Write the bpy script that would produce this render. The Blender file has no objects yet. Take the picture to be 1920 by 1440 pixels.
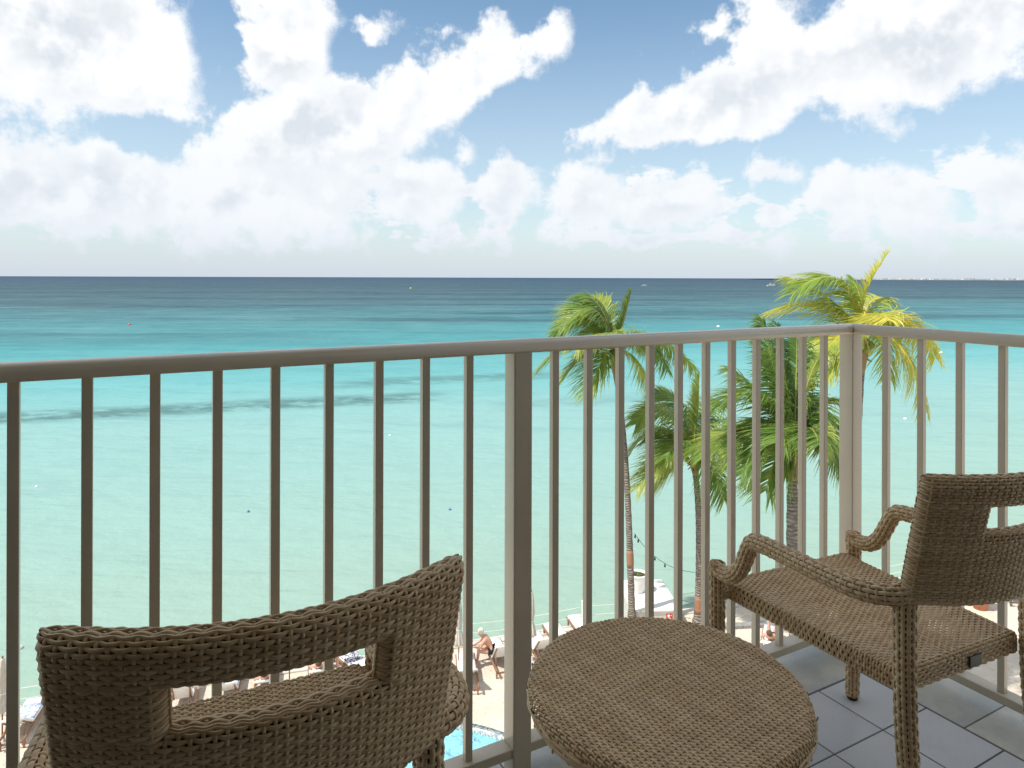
import bpy, bmesh, math, random
import numpy as np
from mathutils import Vector, Matrix

R = math.radians
PI = math.pi
random.seed(7)
rng = np.random.default_rng(7)
scene = bpy.context.scene
COL = scene.collection

# ------------------------------------------------------------------ camera, sky, sun, exposure
FZ = 11.8                       # balcony floor above the sand
EYE = FZ + 1.225                # eye height
cam_d = bpy.data.cameras.new('camera')
cam = bpy.data.objects.new('camera', cam_d)
COL.objects.link(cam)
cam_d.sensor_width = 36.0
cam_d.lens = 1290.0 / 1920.0 * 36.0
cam_d.shift_y = -199.6 / 1920.0
cam_d.clip_start = 0.05
cam_d.clip_end = 80000.0
cam.location = (0, 0, EYE)
cam.rotation_euler = (Matrix.Rotation(R(90), 4, 'X') @ Matrix.Rotation(0.0030, 4, 'Z')).to_euler()
scene.camera = cam

SUN_EL, SUN_AZ = 57.0, 117.0    # azimuth in degrees to the left of the view direction
sun_dir = Vector((-math.sin(R(SUN_AZ)) * math.cos(R(SUN_EL)), math.cos(R(SUN_AZ)) * math.cos(R(SUN_EL)), math.sin(R(SUN_EL))))
sd = bpy.data.lights.new('sun', 'SUN')
sd.energy = 2.5
sd.angle = R(0.5)
sd.color = (1.0, 0.95, 0.87)
so = bpy.data.objects.new('sun', sd)
so.rotation_euler = sun_dir.to_track_quat('Z', 'Y').to_euler()
so.location = (0, 0, 60)
COL.objects.link(so)

scene.view_settings.view_transform = 'Standard'
scene.view_settings.look = 'None'
scene.view_settings.gamma = 1.0
scene.view_settings.use_curve_mapping = False
scene.view_settings.exposure = 1.10
scene.cycles.max_bounces = 6
scene.cycles.diffuse_bounces = 4
scene.cycles.transparent_max_bounces = 8


# small expression language over Math nodes
class Ex:
    tree = None

    def __init__(s, sock):
        s.s = sock

    @staticmethod
    def op(o, *a, clamp=False):
        n = Ex.tree.nodes.new('ShaderNodeMath')
        n.operation = o
        n.use_clamp = clamp
        for i, v in enumerate(a):
            if isinstance(v, Ex):
                Ex.tree.links.new(v.s, n.inputs[i])
            else:
                n.inputs[i].default_value = v
        return Ex(n.outputs[0])

    def __add__(a, b): return Ex.op('ADD', a, b)
    def __radd__(a, b): return Ex.op('ADD', a, b)
    def __sub__(a, b): return Ex.op('SUBTRACT', a, b)
    def __rsub__(a, b): return Ex.op('SUBTRACT', b, a)
    def __mul__(a, b): return Ex.op('MULTIPLY', a, b)
    def __rmul__(a, b): return Ex.op('MULTIPLY', a, b)
    def __truediv__(a, b): return Ex.op('DIVIDE', a, b)
    def max(a, b): return Ex.op('MAXIMUM', a, b)
    def min(a, b): return Ex.op('MINIMUM', a, b)
    def smax(a, b, k): return Ex.op('SMOOTH_MAX', a, b, k)
    def pow(a, b): return Ex.op('POWER', a, b)
    def clamp(a): return Ex.op('ADD', a, 0.0, clamp=True)

    def step(a, lo, hi):
        n = Ex.tree.nodes.new('ShaderNodeMapRange')
        n.interpolation_type = 'SMOOTHSTEP'
        Ex.tree.links.new(a.s, n.inputs[0])
        n.inputs[1].default_value = lo
        n.inputs[2].default_value = hi
        return Ex(n.outputs[0])


def node(t, kind, **kw):
    n = t.nodes.new(kind)
    for k, v in kw.items():
        setattr(n, k, v)
    return n


def put(t, n, i, v):
    if hasattr(v, 's') and isinstance(v, Ex):
        v = v.s
    if hasattr(v, 'is_output'):
        t.links.new(v, n.inputs[i])
    else:
        n.inputs[i].default_value = v


def mixc(t, f, a, b, blend='MIX'):
    n = t.nodes.new('ShaderNodeMix')
    n.data_type = 'RGBA'
    n.blend_type = blend
    for i, v in ((0, f), (6, a), (7, b)):
        if isinstance(v, tuple) and len(v) == 3:
            v = (*v, 1.0)
        put(t, n, i, v)
    return n.outputs[2]


def noise(t, vec, scale, detail=4.0, rough=0.55, dist=0.0, typ=None):
    n = t.nodes.new('ShaderNodeTexNoise')
    if typ:
        n.noise_type = typ
    put(t, n, 'Vector', vec)
    n.inputs['Scale'].default_value = scale
    n.inputs['Detail'].default_value = detail
    n.inputs['Roughness'].default_value = rough
    n.inputs['Distortion'].default_value = dist
    return Ex(n.outputs['Fac'])


def comb(t, x, y, z):
    n = t.nodes.new('ShaderNodeCombineXYZ')
    put(t, n, 0, x); put(t, n, 1, y); put(t, n, 2, z)
    return n.outputs[0]


def sep(t, v):
    n = t.nodes.new('ShaderNodeSeparateXYZ')
    put(t, n, 0, v)
    return Ex(n.outputs[0]), Ex(n.outputs[1]), Ex(n.outputs[2])


def build_world():
    w = bpy.data.worlds.new('World')
    scene.world = w
    w.use_nodes = True
    t = w.node_tree
    t.nodes.clear()
    Ex.tree = t
    out = node(t, 'ShaderNodeOutputWorld')
    bg = node(t, 'ShaderNodeBackground')
    t.links.new(bg.outputs[0], out.inputs[0])
    sky = node(t, 'ShaderNodeTexSky', sky_type='NISHITA', sun_disc=False)
    sky.sun_elevation = R(SUN_EL)
    sky.sun_rotation = R(-SUN_AZ)
    sky.altitude = 0
    sky.air_density = 1.0
    sky.dust_density = 0.6
    sky.ozone_density = 1.6
    tc = node(t, 'ShaderNodeTexCoord')
    x, y, z = sep(t, tc.outputs['Generated'])
    az = Ex.op('ARCTAN2', x, y)                      # 0 straight ahead, + to the right
    el = Ex.op('ARCSINE', z)
    # cumulus banks: (azimuth, elevation, half width, half height, tilt, weight) in radians
    v = comb(t, az, el, 0.0)

    def noise2(vec, scale, detail, rough, typ='FBM'):
        n = node(t, 'ShaderNodeTexNoise', noise_dimensions='2D', noise_type=typ)
        n.normalize = True
        put(t, n, 'Vector', vec)
        n.inputs['Scale'].default_value = scale
        n.inputs['Detail'].default_value = detail
        n.inputs['Roughness'].default_value = rough
        return n

    # ragged outlines: the banks are looked up through a turbulent shift
    w1 = noise2(v, 7.0, 5.0, 0.60)
    sh = node(t, 'ShaderNodeVectorMath', operation='MULTIPLY_ADD')
    t.links.new(w1.outputs['Color'], sh.inputs[0])
    sh.inputs[1].default_value = (0.09, 0.07, 0)
    sub = node(t, 'ShaderNodeVectorMath', operation='SUBTRACT')
    t.links.new(v, sub.inputs[0])
    sub.inputs[1].default_value = (0.045, 0.035, 0)
    t.links.new(sub.outputs[0], sh.inputs[2])
    vv = sh.outputs[0]
    f = None
    for (ca, ce, ra, re, rot, wt) in SKY_BANKS:
        mp = node(t, 'ShaderNodeMapping', vector_type='TEXTURE')
        t.links.new(vv, mp.inputs[0])
        mp.inputs[1].default_value = (R(ca), R(ce), 0)
        mp.inputs[2].default_value = (0, 0, R(rot))
        mp.inputs[3].default_value = (R(ra), R(re), 1)
        g = node(t, 'ShaderNodeTexGradient', gradient_type='SPHERICAL')
        t.links.new(mp.outputs[0], g.inputs[0])
        q = Ex(g.outputs['Fac'])
        if wt > 0:
            f = q * wt if f is None else f.max(q * wt)
        else:                                       # a gap of clear sky between two banks
            f = Ex.op('MULTIPLY_ADD', q, wt, f)
    f = f.min(1.6)
    # the far end of the deck: rows of small heaps low over the sea
    low = Ex(noise2(comb(t, az, el * 2.1, 0.0), 13.0, 4.0, 0.55).outputs['Fac'])
    rows = el.step(R(1.2), R(3.2)) * (1.0 - el.step(R(7.0), R(11.0)))
    f = f.max((low - 0.41) * 3.4 * rows)
    # beyond the banks in view the deck goes on unseen, thickened to brighten the balcony
    n2 = Ex(noise2(v, 2.4, 2.0, 0.5).outputs['Fac'])
    outv = Ex.op('ABSOLUTE', az).step(R(40), R(52)).max(el.step(R(23), R(31)))
    f = f + ((n2 - 0.35) * 4.0 - f) * outv
    n1 = Ex(noise2(v, 14.0, 8.0, 0.60).outputs['Fac'])
    off = node(t, 'ShaderNodeVectorMath', operation='ADD')
    t.links.new(v, off.inputs[0])
    off.inputs[1].default_value = (-0.012, 0.020, 0)
    n1s = Ex(noise2(off.outputs[0], 14.0, 3.0, 0.55).outputs['Fac'])
    n3 = Ex(noise2(v, 6.0, 3.0, 0.5).outputs['Fac'])
    d0 = f + (n1 - 0.5) * CL_ROUGH - 0.30
    cov = d0.step(-0.07, 0.30)
    lit = (n1 - n1s) * 3.8 + (0.5 - n3) * 2.2 + 0.60
    thick = d0.step(0.10, 1.0)
    grey = (1.0 - lit.clamp()) * (thick * 0.8 + 0.2)
    ccol = mixc(t, grey.clamp(), (1.0, 1.0, 1.0), (0.68, 0.72, 0.76))
    nish = node(t, 'ShaderNodeVectorMath', operation='SCALE')
    t.links.new(sky.outputs[0], nish.inputs[0])
    nish.inputs['Scale'].default_value = SKY_STRENGTH
    blue = mixc(t, 1.0, nish.outputs[0], SKY_TINT, 'MULTIPLY')
    clouds_l = node(t, 'ShaderNodeVectorMath', operation='SCALE')
    t.links.new(ccol, clouds_l.inputs[0])
    clouds_l.inputs['Scale'].default_value = CLOUD_LUM
    c1 = mixc(t, cov * 0.97, blue, clouds_l.outputs[0])
    # maritime haze low over the horizon
    c1 = mixc(t, (1.0 - el.step(R(2.0), R(24.0))) * 0.52, c1, tuple(CLOUD_LUM * q for q in (0.63, 0.69, 0.765)))
    hz = (1.0 - el.step(R(-1.5), R(HAZE_TOP))) * 0.95
    fin = mixc(t, hz, c1, tuple(CLOUD_LUM * q for q in HAZE_COL))
    t.links.new(fin, bg.inputs['Color'])
    bg.inputs['Strength'].default_value = 1.0
    w.cycles.sampling_method = 'MANUAL'
    w.cycles.sample_map_resolution = 512


def px_dir(px, py):             # where a direction lies in the sky, in degrees of azimuth and elevation
    a = math.atan((px - 960) / 1290.0)
    return math.degrees(a), math.degrees(math.atan((520 - py) / 1290.0 * math.cos(a)))


SKY_STRENGTH, SKY_TINT, CLOUD_LUM = 0.080, (0.88, 0.97, 0.92), 0.53
CL_ROUGH, HAZE_TOP, HAZE_COL = 1.5, 5.2, (0.565, 0.63, 0.73)
K = 0.0444
SKY_BANKS = []
for (px, py, rx, ry, rot, wt) in [
        (140, 80, 330, 210, 0, 1.5), (320, 70, 120, 120, 10, .8), (530, 90, 150, 170, 0, 1.3), (600, 240, 350, 170, 8, 1.5), (690, 50, 110, 60, 12, .62),
        (850, 150, 250, 120, 24, 1.3), (1010, 80, 100, 65, 20, .95), (130, 350, 420, 130, 0, 1.3), (430, 370, 420, 130, 0, 1.3), (760, 360, 240, 120, 0, 1.0),
        (1390, 175, 440, 135, 20, 1.4), (1400, 60, 150, 140, 20, 1.0), (1740, 55, 380, 150, 8, 1.5), (1130, 245, 170, 55, 12, .9),
        (1655, 225, 150, 115, 0, .62), (955, 360, 130, 120, 0, 1.0), (1085, 370, 170, 125, 0, 1.0), (1262, 385, 135, 110, 0, 1.0),
        (1465, 330, 105, 66, 8, .75), (1640, 360, 180, 120, 0, 1.1), (1900, 355, 120, 105, 0, .9), (1560, 435, 520, 60, 0, .40),
        (1000, 440, 600, 60, 0, .42), (350, 435, 760, 80, 0, .60), (1200, 300, 150, 52, 0, .50), (1860, 225, 75, 55, 0, .42),
        (870, 280, 90, 70, 30, .8),
        (398, 90, 62, 150, -14, -.50), (235, 238, 130, 48, 0, -.55), (655, 95, 90, 60, 0, -.6), (940, 230, 110, 95, 0, -.8), (1210, 60, 190, 130, 0, -.7),
        (1380, 300, 330, 45, 0, -.5), (1790, 280, 150, 80, 0, -.4)]:
    a_, e_ = px_dir(px, py)
    SKY_BANKS.append((a_, e_, rx * K * 0.93, ry * K * 0.93, rot, wt))
build_world()


# ------------------------------------------------------------------ mesh helpers
class MB:
    """collects quads and triangles; build() links them as one mesh object"""

    def __init__(s):
        s.v, s.f, s.n, s.mi = [], [], 0, []

    def add(s, v, f, m=0):
        v = np.asarray(v, float).reshape(-1, 3)
        s.v.append(v)
        for fc in f:
            s.f.append(tuple(int(i) + s.n for i in fc))
            s.mi.append(m)
        s.n += len(v)

    def addq(s, v, q, m=0):     # q: (k,4) array
        s.add(v, q.tolist(), m)

    def box(s, c, d, rot=None, m=0):
        x, y, z = (q / 2 for q in d)
        v = np.array([(i * x, j * y, k * z) for k in (-1, 1) for j in (-1, 1) for i in (-1, 1)])
        if rot is not None:
            v = v @ np.array(rot.to_3x3()).T
        s.add(v + np.array(c), [(0, 2, 3, 1), (4, 5, 7, 6), (0, 1, 5, 4), (2, 6, 7, 3), (0, 4, 6, 2), (1, 3, 7, 5)], m)

    def lathe(s, prof, c=(0, 0, 0), seg=24, m=0, cap=True):
        n = len(prof)
        v = []
        for r, z in prof:
            for k in range(seg):
                a = 2 * PI * k / seg
                v.append((c[0] + r * math.cos(a), c[1] + r * math.sin(a), c[2] + z))
        f = [(i * seg + k, i * seg + (k + 1) % seg, (i + 1) * seg + (k + 1) % seg, (i + 1) * seg + k) for i in range(n - 1) for k in range(seg)]
        if cap:
            f.append(tuple(range(seg - 1, -1, -1)))
            f.append(tuple((n - 1) * seg + k for k in range(seg)))
        s.add(v, f, m)

    def tube(s, pts, rad, seg=8, m=0, cap=True):
        P = np.array([tuple(p) for p in pts], float)
        n = len(P)
        rad = np.broadcast_to(np.asarray(rad, float), (n,))
        T = np.gradient(P, axis=0)
        T /= np.linalg.norm(T, axis=1)[:, None] + 1e-12
        ref = np.array((0.13, 0.21, 0.97)) if abs(T[0][2]) < .9 else np.array((0.97, 0.2, 0.1))
        v = []
        for i in range(n):
            b = np.cross(T[i], ref); b /= np.linalg.norm(b)
            ref = np.cross(b, T[i])
            for k in range(seg):
                a = 2 * PI * k / seg
                v.append(P[i] + rad[i] * (math.cos(a) * ref + math.sin(a) * b))
        f = [(i * seg + k, i * seg + (k + 1) % seg, (i + 1) * seg + (k + 1) % seg, (i + 1) * seg + k) for i in range(n - 1) for k in range(seg)]
        if cap:
            f.append(tuple(range(seg - 1, -1, -1)))
            f.append(tuple((n - 1) * seg + k for k in range(seg)))
        s.add(v, f, m)

    def build(s, name, mats, parent=None, smooth=True, loc=None, bevel=0.0, bseg=2):
        me = bpy.data.meshes.new(name)
        V = np.concatenate(s.v) if s.v else np.zeros((0, 3))
        me.from_pydata(V.tolist(), [], s.f)
        for m in (mats if isinstance(mats, (list, tuple)) else [mats]):
            me.materials.append(m)
        me.polygons.foreach_set('material_index', s.mi)
        me.polygons.foreach_set('use_smooth', [smooth] * len(me.polygons))
        me.update()
        return obj(name, me, parent, loc, bevel, bseg)


def obj(name, data, parent=None, loc=None, bevel=0.0, bseg=2):
    o = bpy.data.objects.new(name, data)
    COL.objects.link(o)
    if parent is not None:
        o.parent = parent
    if loc is not None:
        o.location = loc
    if bevel:
        b = o.modifiers.new('bevel', 'BEVEL')
        b.width = bevel
        b.segments = bseg
        b.limit_method = 'ANGLE'
        b.harden_normals = False
    return o


def tag(o, label=None, cat=None, group=None, kind=None):
    for k, v in (('label', label), ('category', cat), ('group', group), ('kind', kind)):
        if v:
            o[k] = v
    return o


def empty(name, loc=(0, 0, 0), rz=0.0, label=None, cat=None, group=None):
    o = bpy.data.objects.new(name, None)
    o.empty_display_size = 0.1
    COL.objects.link(o)
    o.location = loc
    o.rotation_euler = (0, 0, rz)
    return tag(o, label, cat, group)


def copy_tree(o, parent=None):
    c = o.copy()
    COL.objects.link(c)
    c.parent = parent
    for ch in list(o.children):
        copy_tree(ch, c)
    return c


# ------------------------------------------------------------------ materials
def mat(name, base=(.5, .5, .5), rough=0.6, spec=0.5, metal=0.0):
    m = bpy.data.materials.new(name)
    m.use_nodes = True
    b = m.node_tree.nodes['Principled BSDF']
    b.inputs['Base Color'].default_value = (*base, 1)
    b.inputs['Roughness'].default_value = rough
    b.inputs['Specular IOR Level'].default_value = spec
    b.inputs['Metallic'].default_value = metal
    m['b'] = b.name
    return m, m.node_tree, b


def bump(t, b, h, strength=0.3, dist=0.01):
    n = node(t, 'ShaderNodeBump')
    n.inputs['Strength'].default_value = strength
    n.inputs['Distance'].default_value = dist
    put(t, n, 'Height', h)
    t.links.new(n.outputs[0], b.inputs['Normal'])
    return n


def objco(t):
    return node(t, 'ShaderNodeTexCoord').outputs['Object']


def speckled(name, c1, c2, scale, rough=.7, bs=.2, bd=.005, detail=6, spec=.4):
    m, t, b = mat(name, c1, rough, spec)
    Ex.tree = t
    co = objco(t)
    n = noise(t, co, scale, detail, .6)
    t.links.new(mixc(t, n.step(.3, .7), c1, c2), b.inputs['Base Color'])
    bump(t, b, noise(t, co, scale * 3, 4, .6), bs, bd)
    return m

# ------------------------------------------------------------------ the sea, the sand, the pool
def sea_material():
    m, t, b = mat('sea_water', (.3, .6, .6), 0.18, 0.5)
    Ex.tree = t
    geo = node(t, 'ShaderNodeNewGeometry')
    x, y, z = sep(t, geo.outputs['Position'])
    w = y * 0.961 - x * 0.276 - 24.0                 # metres out from the sea wall
    p = comb(t, x, y, 0.0)
    big = noise(t, comb(t, x * 0.35, y, 0.0), 0.018, 3, .55)
    big2 = noise(t, comb(t, x * 0.30, y, 3.0), 0.0035, 4, .6)
    lw = Ex.op('LOGARITHM', w.max(1.0) * (0.55 + big * 0.45 + big2 * 0.45), 10.0)
    ramp = node(t, 'ShaderNodeValToRGB')
    put(t, ramp, 0, (lw - 0.3) / 3.6)
    stops = SEA_STOPS
    el = ramp.color_ramp.elements
    while len(el) > 1:
        el.remove(el[-1])
    for i, (lg, c) in enumerate(stops):
        e = el[0] if i == 0 else el.new((lg - .3) / 3.6)
        e.position = (lg - .3) / 3.6
        e.color = (*c, 1)
    # sea grass and reef patches on the sand bottom
    wob = noise(t, comb(t, x, 0.0, 0.0), 0.03, 3, .5)
    def band(c, wd, x0, x1, soft, amt):
        ww = w + (wob - .5) * 5.0 - x * 0.03
        g = Ex.op('ABSOLUTE', ww - c)
        grain = noise(t, comb(t, x * .6, y, 1.0), 0.42, 6, .70)
        k = (1.0 - g.step(wd * .25, wd)) * grain.step(.30, .58)
        return k * x.step(x0 - soft, x0) * (1.0 - x.step(x1, x1 + soft)) * amt
    reef = band(55.5, 5.0, -300, -12, 6, .95).max(band(68.5, 5.5, -18, 3, 8, .7)).max(band(47.5, 4.0, 2, 16, 6, .28))
    col = mixc(t, reef.clamp(), ramp.outputs[0], (.075, .165, .165))
    patch = noise(t, comb(t, x * .22, y, 9.0), 0.011, 5, .62)
    pk = patch.step(.47, .60) * w.step(80, 200) * (1.0 - w.step(1200, 3000)) * .72
    col = mixc(t, pk, col, (.026, .062, .088))
    # chop: wave light and shade mixed into the colour, darker troughs, paler backs
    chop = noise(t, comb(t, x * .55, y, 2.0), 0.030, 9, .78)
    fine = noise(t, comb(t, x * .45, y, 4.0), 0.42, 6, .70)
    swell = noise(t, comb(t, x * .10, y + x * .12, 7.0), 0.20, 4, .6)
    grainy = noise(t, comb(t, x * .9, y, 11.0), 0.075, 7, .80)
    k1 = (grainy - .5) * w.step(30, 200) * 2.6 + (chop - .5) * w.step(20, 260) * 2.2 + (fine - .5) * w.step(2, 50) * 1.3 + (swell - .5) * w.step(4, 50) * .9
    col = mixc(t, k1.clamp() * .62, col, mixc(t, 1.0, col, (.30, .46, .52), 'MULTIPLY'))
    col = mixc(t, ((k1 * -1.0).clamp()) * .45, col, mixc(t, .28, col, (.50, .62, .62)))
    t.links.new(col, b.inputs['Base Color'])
    b.inputs['Specular IOR Level'].default_value = 0.0
    b.inputs['Roughness'].default_value = 1.0
    h1 = noise(t, comb(t, x * .55, y, 0.0), 0.9, 5, .6)
    h2 = noise(t, comb(t, x * .30, y, 5.0), 0.16, 4, .55)
    bp = bump(t, b, h1 * .20 + h2 * .9, 1.0, 1.0)
    gl = node(t, 'ShaderNodeBsdfGlossy')
    gl.inputs['Roughness'].default_value = .22
    t.links.new(bp.outputs[0], gl.inputs['Normal'])
    lwt = node(t, 'ShaderNodeLayerWeight')
    lwt.inputs['Blend'].default_value = .5
    refl = Ex(lwt.outputs['Facing']).pow(5.0) * .10 + .018      # a choppy surface never mirrors the low sky fully
    mx = node(t, 'ShaderNodeMixShader')
    put(t, mx, 0, refl)
    t.links.new(b.outputs[0], mx.inputs[1])
    t.links.new(gl.outputs[0], mx.inputs[2])
    t.links.new(mx.outputs[0], t.nodes['Material Output'].inputs['Surface'])
    return m


SEA_STOPS = [(.30, (.262, .372, .306)), (.95, (.252, .376, .328)), (1.30, (.236, .382, .350)), (1.62, (.210, .375, .364)), (1.85, (.128, .340, .352)),
             (2.05, (.068, .258, .280)), (2.30, (.060, .188, .210)), (2.60, (.046, .110, .136)), (3.0, (.032, .076, .106)), (3.7, (.018, .052, .096))]
SEA_Z = -0.8
sea_mat = sea_material()
sb = MB()
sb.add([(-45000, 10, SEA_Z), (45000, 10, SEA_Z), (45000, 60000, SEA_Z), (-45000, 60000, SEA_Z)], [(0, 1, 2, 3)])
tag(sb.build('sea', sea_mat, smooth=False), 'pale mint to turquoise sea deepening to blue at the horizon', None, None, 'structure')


def wall_pt(x, off=0.0, z=0.0):                     # a point on the line of the sea wall, off metres inland
    return Vector((x + .276 * off, 25.04 + .2872 * x - .961 * off, z))


def sand_material():
    m, t, b = mat('beach_sand', (.62, .53, .42), .9, .2)
    Ex.tree = t
    co = objco(t)
    n = noise(t, co, .9, 6, .6)
    n2 = noise(t, co, 7.0, 5, .65)
    c = mixc(t, n.step(.35, .7), (.66, .585, .485), (.58, .50, .405))
    c = mixc(t, n2.step(.54, .72) * .5, c, (.36, .29, .22))
    t.links.new(c, b.inputs['Base Color'])
    bump(t, b, n2 + n * .6, .8, .09)
    return m


sand = sand_material()
concrete = speckled('pale_concrete', (.62, .59, .53), (.52, .49, .44), 3.0)
# sand sheet up to the sea wall, with a round hole for the pool
POOL_C, POOL_R = (-2.25, 16.1), 3.95
bm = bmesh.new()
A, B = wall_pt(-70), wall_pt(90)
NP = 64
ring = [bm.verts.new((POOL_C[0] + (POOL_R + .16) * math.cos(2 * PI * k / NP), POOL_C[1] + (POOL_R + .16) * math.sin(2 * PI * k / NP), 0)) for k in range(NP)]
outer = []
corners = [(90, -12), (B.x, B.y), (A.x, A.y), (-70, -12)]
allv = [bm.verts.new((x, y, 0)) for x, y in corners]
edges = [bm.edges.new((ring[k], ring[(k + 1) % NP])) for k in range(NP)] + [bm.edges.new((allv[k], allv[(k + 1) % 4])) for k in range(4)]
bmesh.ops.triangle_fill(bm, use_beauty=True, edges=edges)
me = bpy.data.meshes.new('sand')
bm.normal_update()
for f_ in bm.faces:
    if f_.normal.z < 0:
        f_.normal_flip()
bm.to_mesh(me)
bm.free()
me.materials.append(sand)
tag(obj('sand', me), 'sunlit pale beach sand between pool and sea wall', None, None, 'structure')

sw = MB()
ang = math.atan(.2872)
c = (A + B) / 2
L = (B - A).length
rotw = Matrix.Rotation(ang, 4, 'Z')
sw.box((c.x + .276 * .18, c.y - .961 * .18, -.62), (L, .36, 1.36), rotw)
tag(sw.build('sea_wall', concrete, smooth=False, bevel=.02), 'low pale concrete sea wall edging the beach', 'wall')

pm, t, b = mat('pool_water', (.16, .52, .68), .05, .5)
Ex.tree = t
co = objco(t)
warp = noise(t, co, .7, 3, .5)
t.links.new(mixc(t, warp.step(.35, .65), (.17, .50, .64), (.25, .60, .72)), b.inputs['Base Color'])
bump(t, b, noise(t, co, 1.8, 4, .6, .8), 1.0, .35)
pb = MB()
pb.lathe([(0.001, 0), (POOL_R - .02, 0)], (POOL_C[0], POOL_C[1], -.10), 64, cap=False)
tag(pb.build('pool_water', pm), 'rippling blue water of the round pool below', None, None, 'structure')
mosaic, t, b = mat('mosaic_tile', (.2, .25, .28), .35, .5)
Ex.tree = t
vo = node(t, 'ShaderNodeTexVoronoi')
put(t, vo, 'Vector', objco(t))
vo.inputs['Scale'].default_value = 22
r_ = node(t, 'ShaderNodeValToRGB')
put(t, r_, 0, vo.outputs['Color'])
for e_, (p_, c_) in zip([r_.color_ramp.elements[0], r_.color_ramp.elements[1]], [(.25, (.05, .09, .11)), (.75, (.38, .42, .42))]):
    e_.position = p_
    e_.color = (*c_, 1)
t.links.new(r_.outputs[0], b.inputs['Base Color'])
cp = MB()
cp.lathe([(POOL_R - .03, -1.2), (POOL_R - .03, .03), (POOL_R + .16, .03), (POOL_R + .16, -.05)], (POOL_C[0], POOL_C[1], 0), 96, cap=False)
tag(cp.build('pool_edge', mosaic), 'dark mosaic tile rim curving round the blue pool', 'pool edge')

# ------------------------------------------------------------------ the balcony (own frame: x along the sea rail, y seaward)
YAW = R(90 - 61.3)
BAL = Matrix.Translation((0, 0, FZ)) @ Matrix.Rotation(YAW, 4, 'Z')
FRX, FRY = 2.104, 1.470          # inner faces of the two bottom rails


def onbal(o):
    o.matrix_world = BAL
    return o


plaster = speckled('plaster', (.62, .58, .50), (.56, .52, .45), 14, .85, .15, .002)
wall_dark = speckled('wall_low_bounce', (.12, .10, .08), (.10, .085, .065), 14, .85, .15, .002)  # unseen back wall, darkened to throw less light onto the chair backs
ceil_m = speckled('render_low_bounce', (.31, .28, .235), (.28, .25, .21), 14, .85, .15, .002)  # unseen ceiling and partition, darkened to cut bounced light
mb = MB()
mb.box((.1, .36, -.126), (4.24, 2.40, .20))
slab = onbal(mb.build('balcony_slab', plaster, smooth=False))
tag(slab, 'concrete balcony slab under the floor tiles', None, None, 'structure')
mb = MB(); mb.box((.16, .37, 3.12), (4.42, 2.56, .2))
tag(onbal(mb.build('ceiling', ceil_m, smooth=False)), 'concrete balcony ceiling overhead', None, None, 'structure')
mb = MB(); mb.box((.1, -.90, 1.5), (4.24, .2, 3.04))
tag(onbal(mb.build('wall_back', wall_dark, smooth=False)), 'plaster wall behind the balcony', None, None, 'structure')
mb = MB(); mb.box((-1.92, .38, 1.5), (.2, 2.3, 3.04))  # partition out of view, added to block the sun from the left
tag(onbal(mb.build('wall_shading', ceil_m, smooth=False)), 'unseen partition wall added to keep sun off the balcony', None, None, 'structure')

# floor tiles
def tile_mat(name, c1, c2, c3, sc, rough):
    m, t, b = mat(name, c1, rough, .5)
    Ex.tree = t
    co = objco(t)
    oi = node(t, 'ShaderNodeObjectInfo')
    rnd = Ex(oi.outputs['Random'])
    v = node(t, 'ShaderNodeVectorMath', operation='ADD')
    t.links.new(co, v.inputs[0])
    put(t, v, 1, comb(t, rnd * 31.0, rnd * 17.0, 0.0))
    n = noise(t, v.outputs[0], sc, 6, .62)
    n2 = noise(t, v.outputs[0], sc * 22, 3, .6)
    c = mixc(t, n.step(.36, .66), c1, c2)
    c = mixc(t, n2.step(.54, .7) * .5, c, c3)
    c = mixc(t, 1.0, c, comb(t, rnd * .20 + .85, rnd * .19 + .855, rnd * .18 + .86), 'MULTIPLY')
    st = noise(t, v.outputs[0], 2.2, 7, .72)
    c = mixc(t, st.step(.55, .72) * .30, c, tuple(q * .62 for q in c3))
    t.links.new(c, b.inputs['Base Color'])
    bump(t, b, n2, .12, .001)
    return m


tile_grey = tile_mat('grey_tile', (.53, .545, .565), (.56, .57, .58), (.45, .465, .485), 5.0, .42)
tile_stone = tile_mat('stone_tile', (.55, .535, .46), (.38, .395, .385), (.60, .57, .48), 6.5, .45)
grout, t, b = mat('grout', (.12, .122, .125), .9, .2)
mb = MB(); mb.box((.1, .36, -.0135), (4.23, 2.39, .025))
onbal(tag(mb.build('floor', grout, smooth=False), 'tiled balcony floor of grey squares with a stone border', None, None, 'structure'))
floor = COL.objects['floor']
G = .0018


def tile_mesh(nm, sx, sy, m):
    mb = MB(); mb.box((0, 0, -.004), (sx - 2 * G, sy - 2 * G, .008))
    o = mb.build(nm, m, smooth=False)
    d = o.data
    bpy.data.objects.remove(o)
    return d


def lay(me, cx, cy, nm):
    o = obj(nm, me, floor)
    o.location = (cx, cy, random.uniform(-.0004, .0002))
    o.rotation_euler = (random.uniform(-.0015, .0015), random.uniform(-.0015, .0015), 0)
    b = o.modifiers.new('bevel', 'BEVEL')
    b.width = .0012
    b.segments = 1


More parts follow.
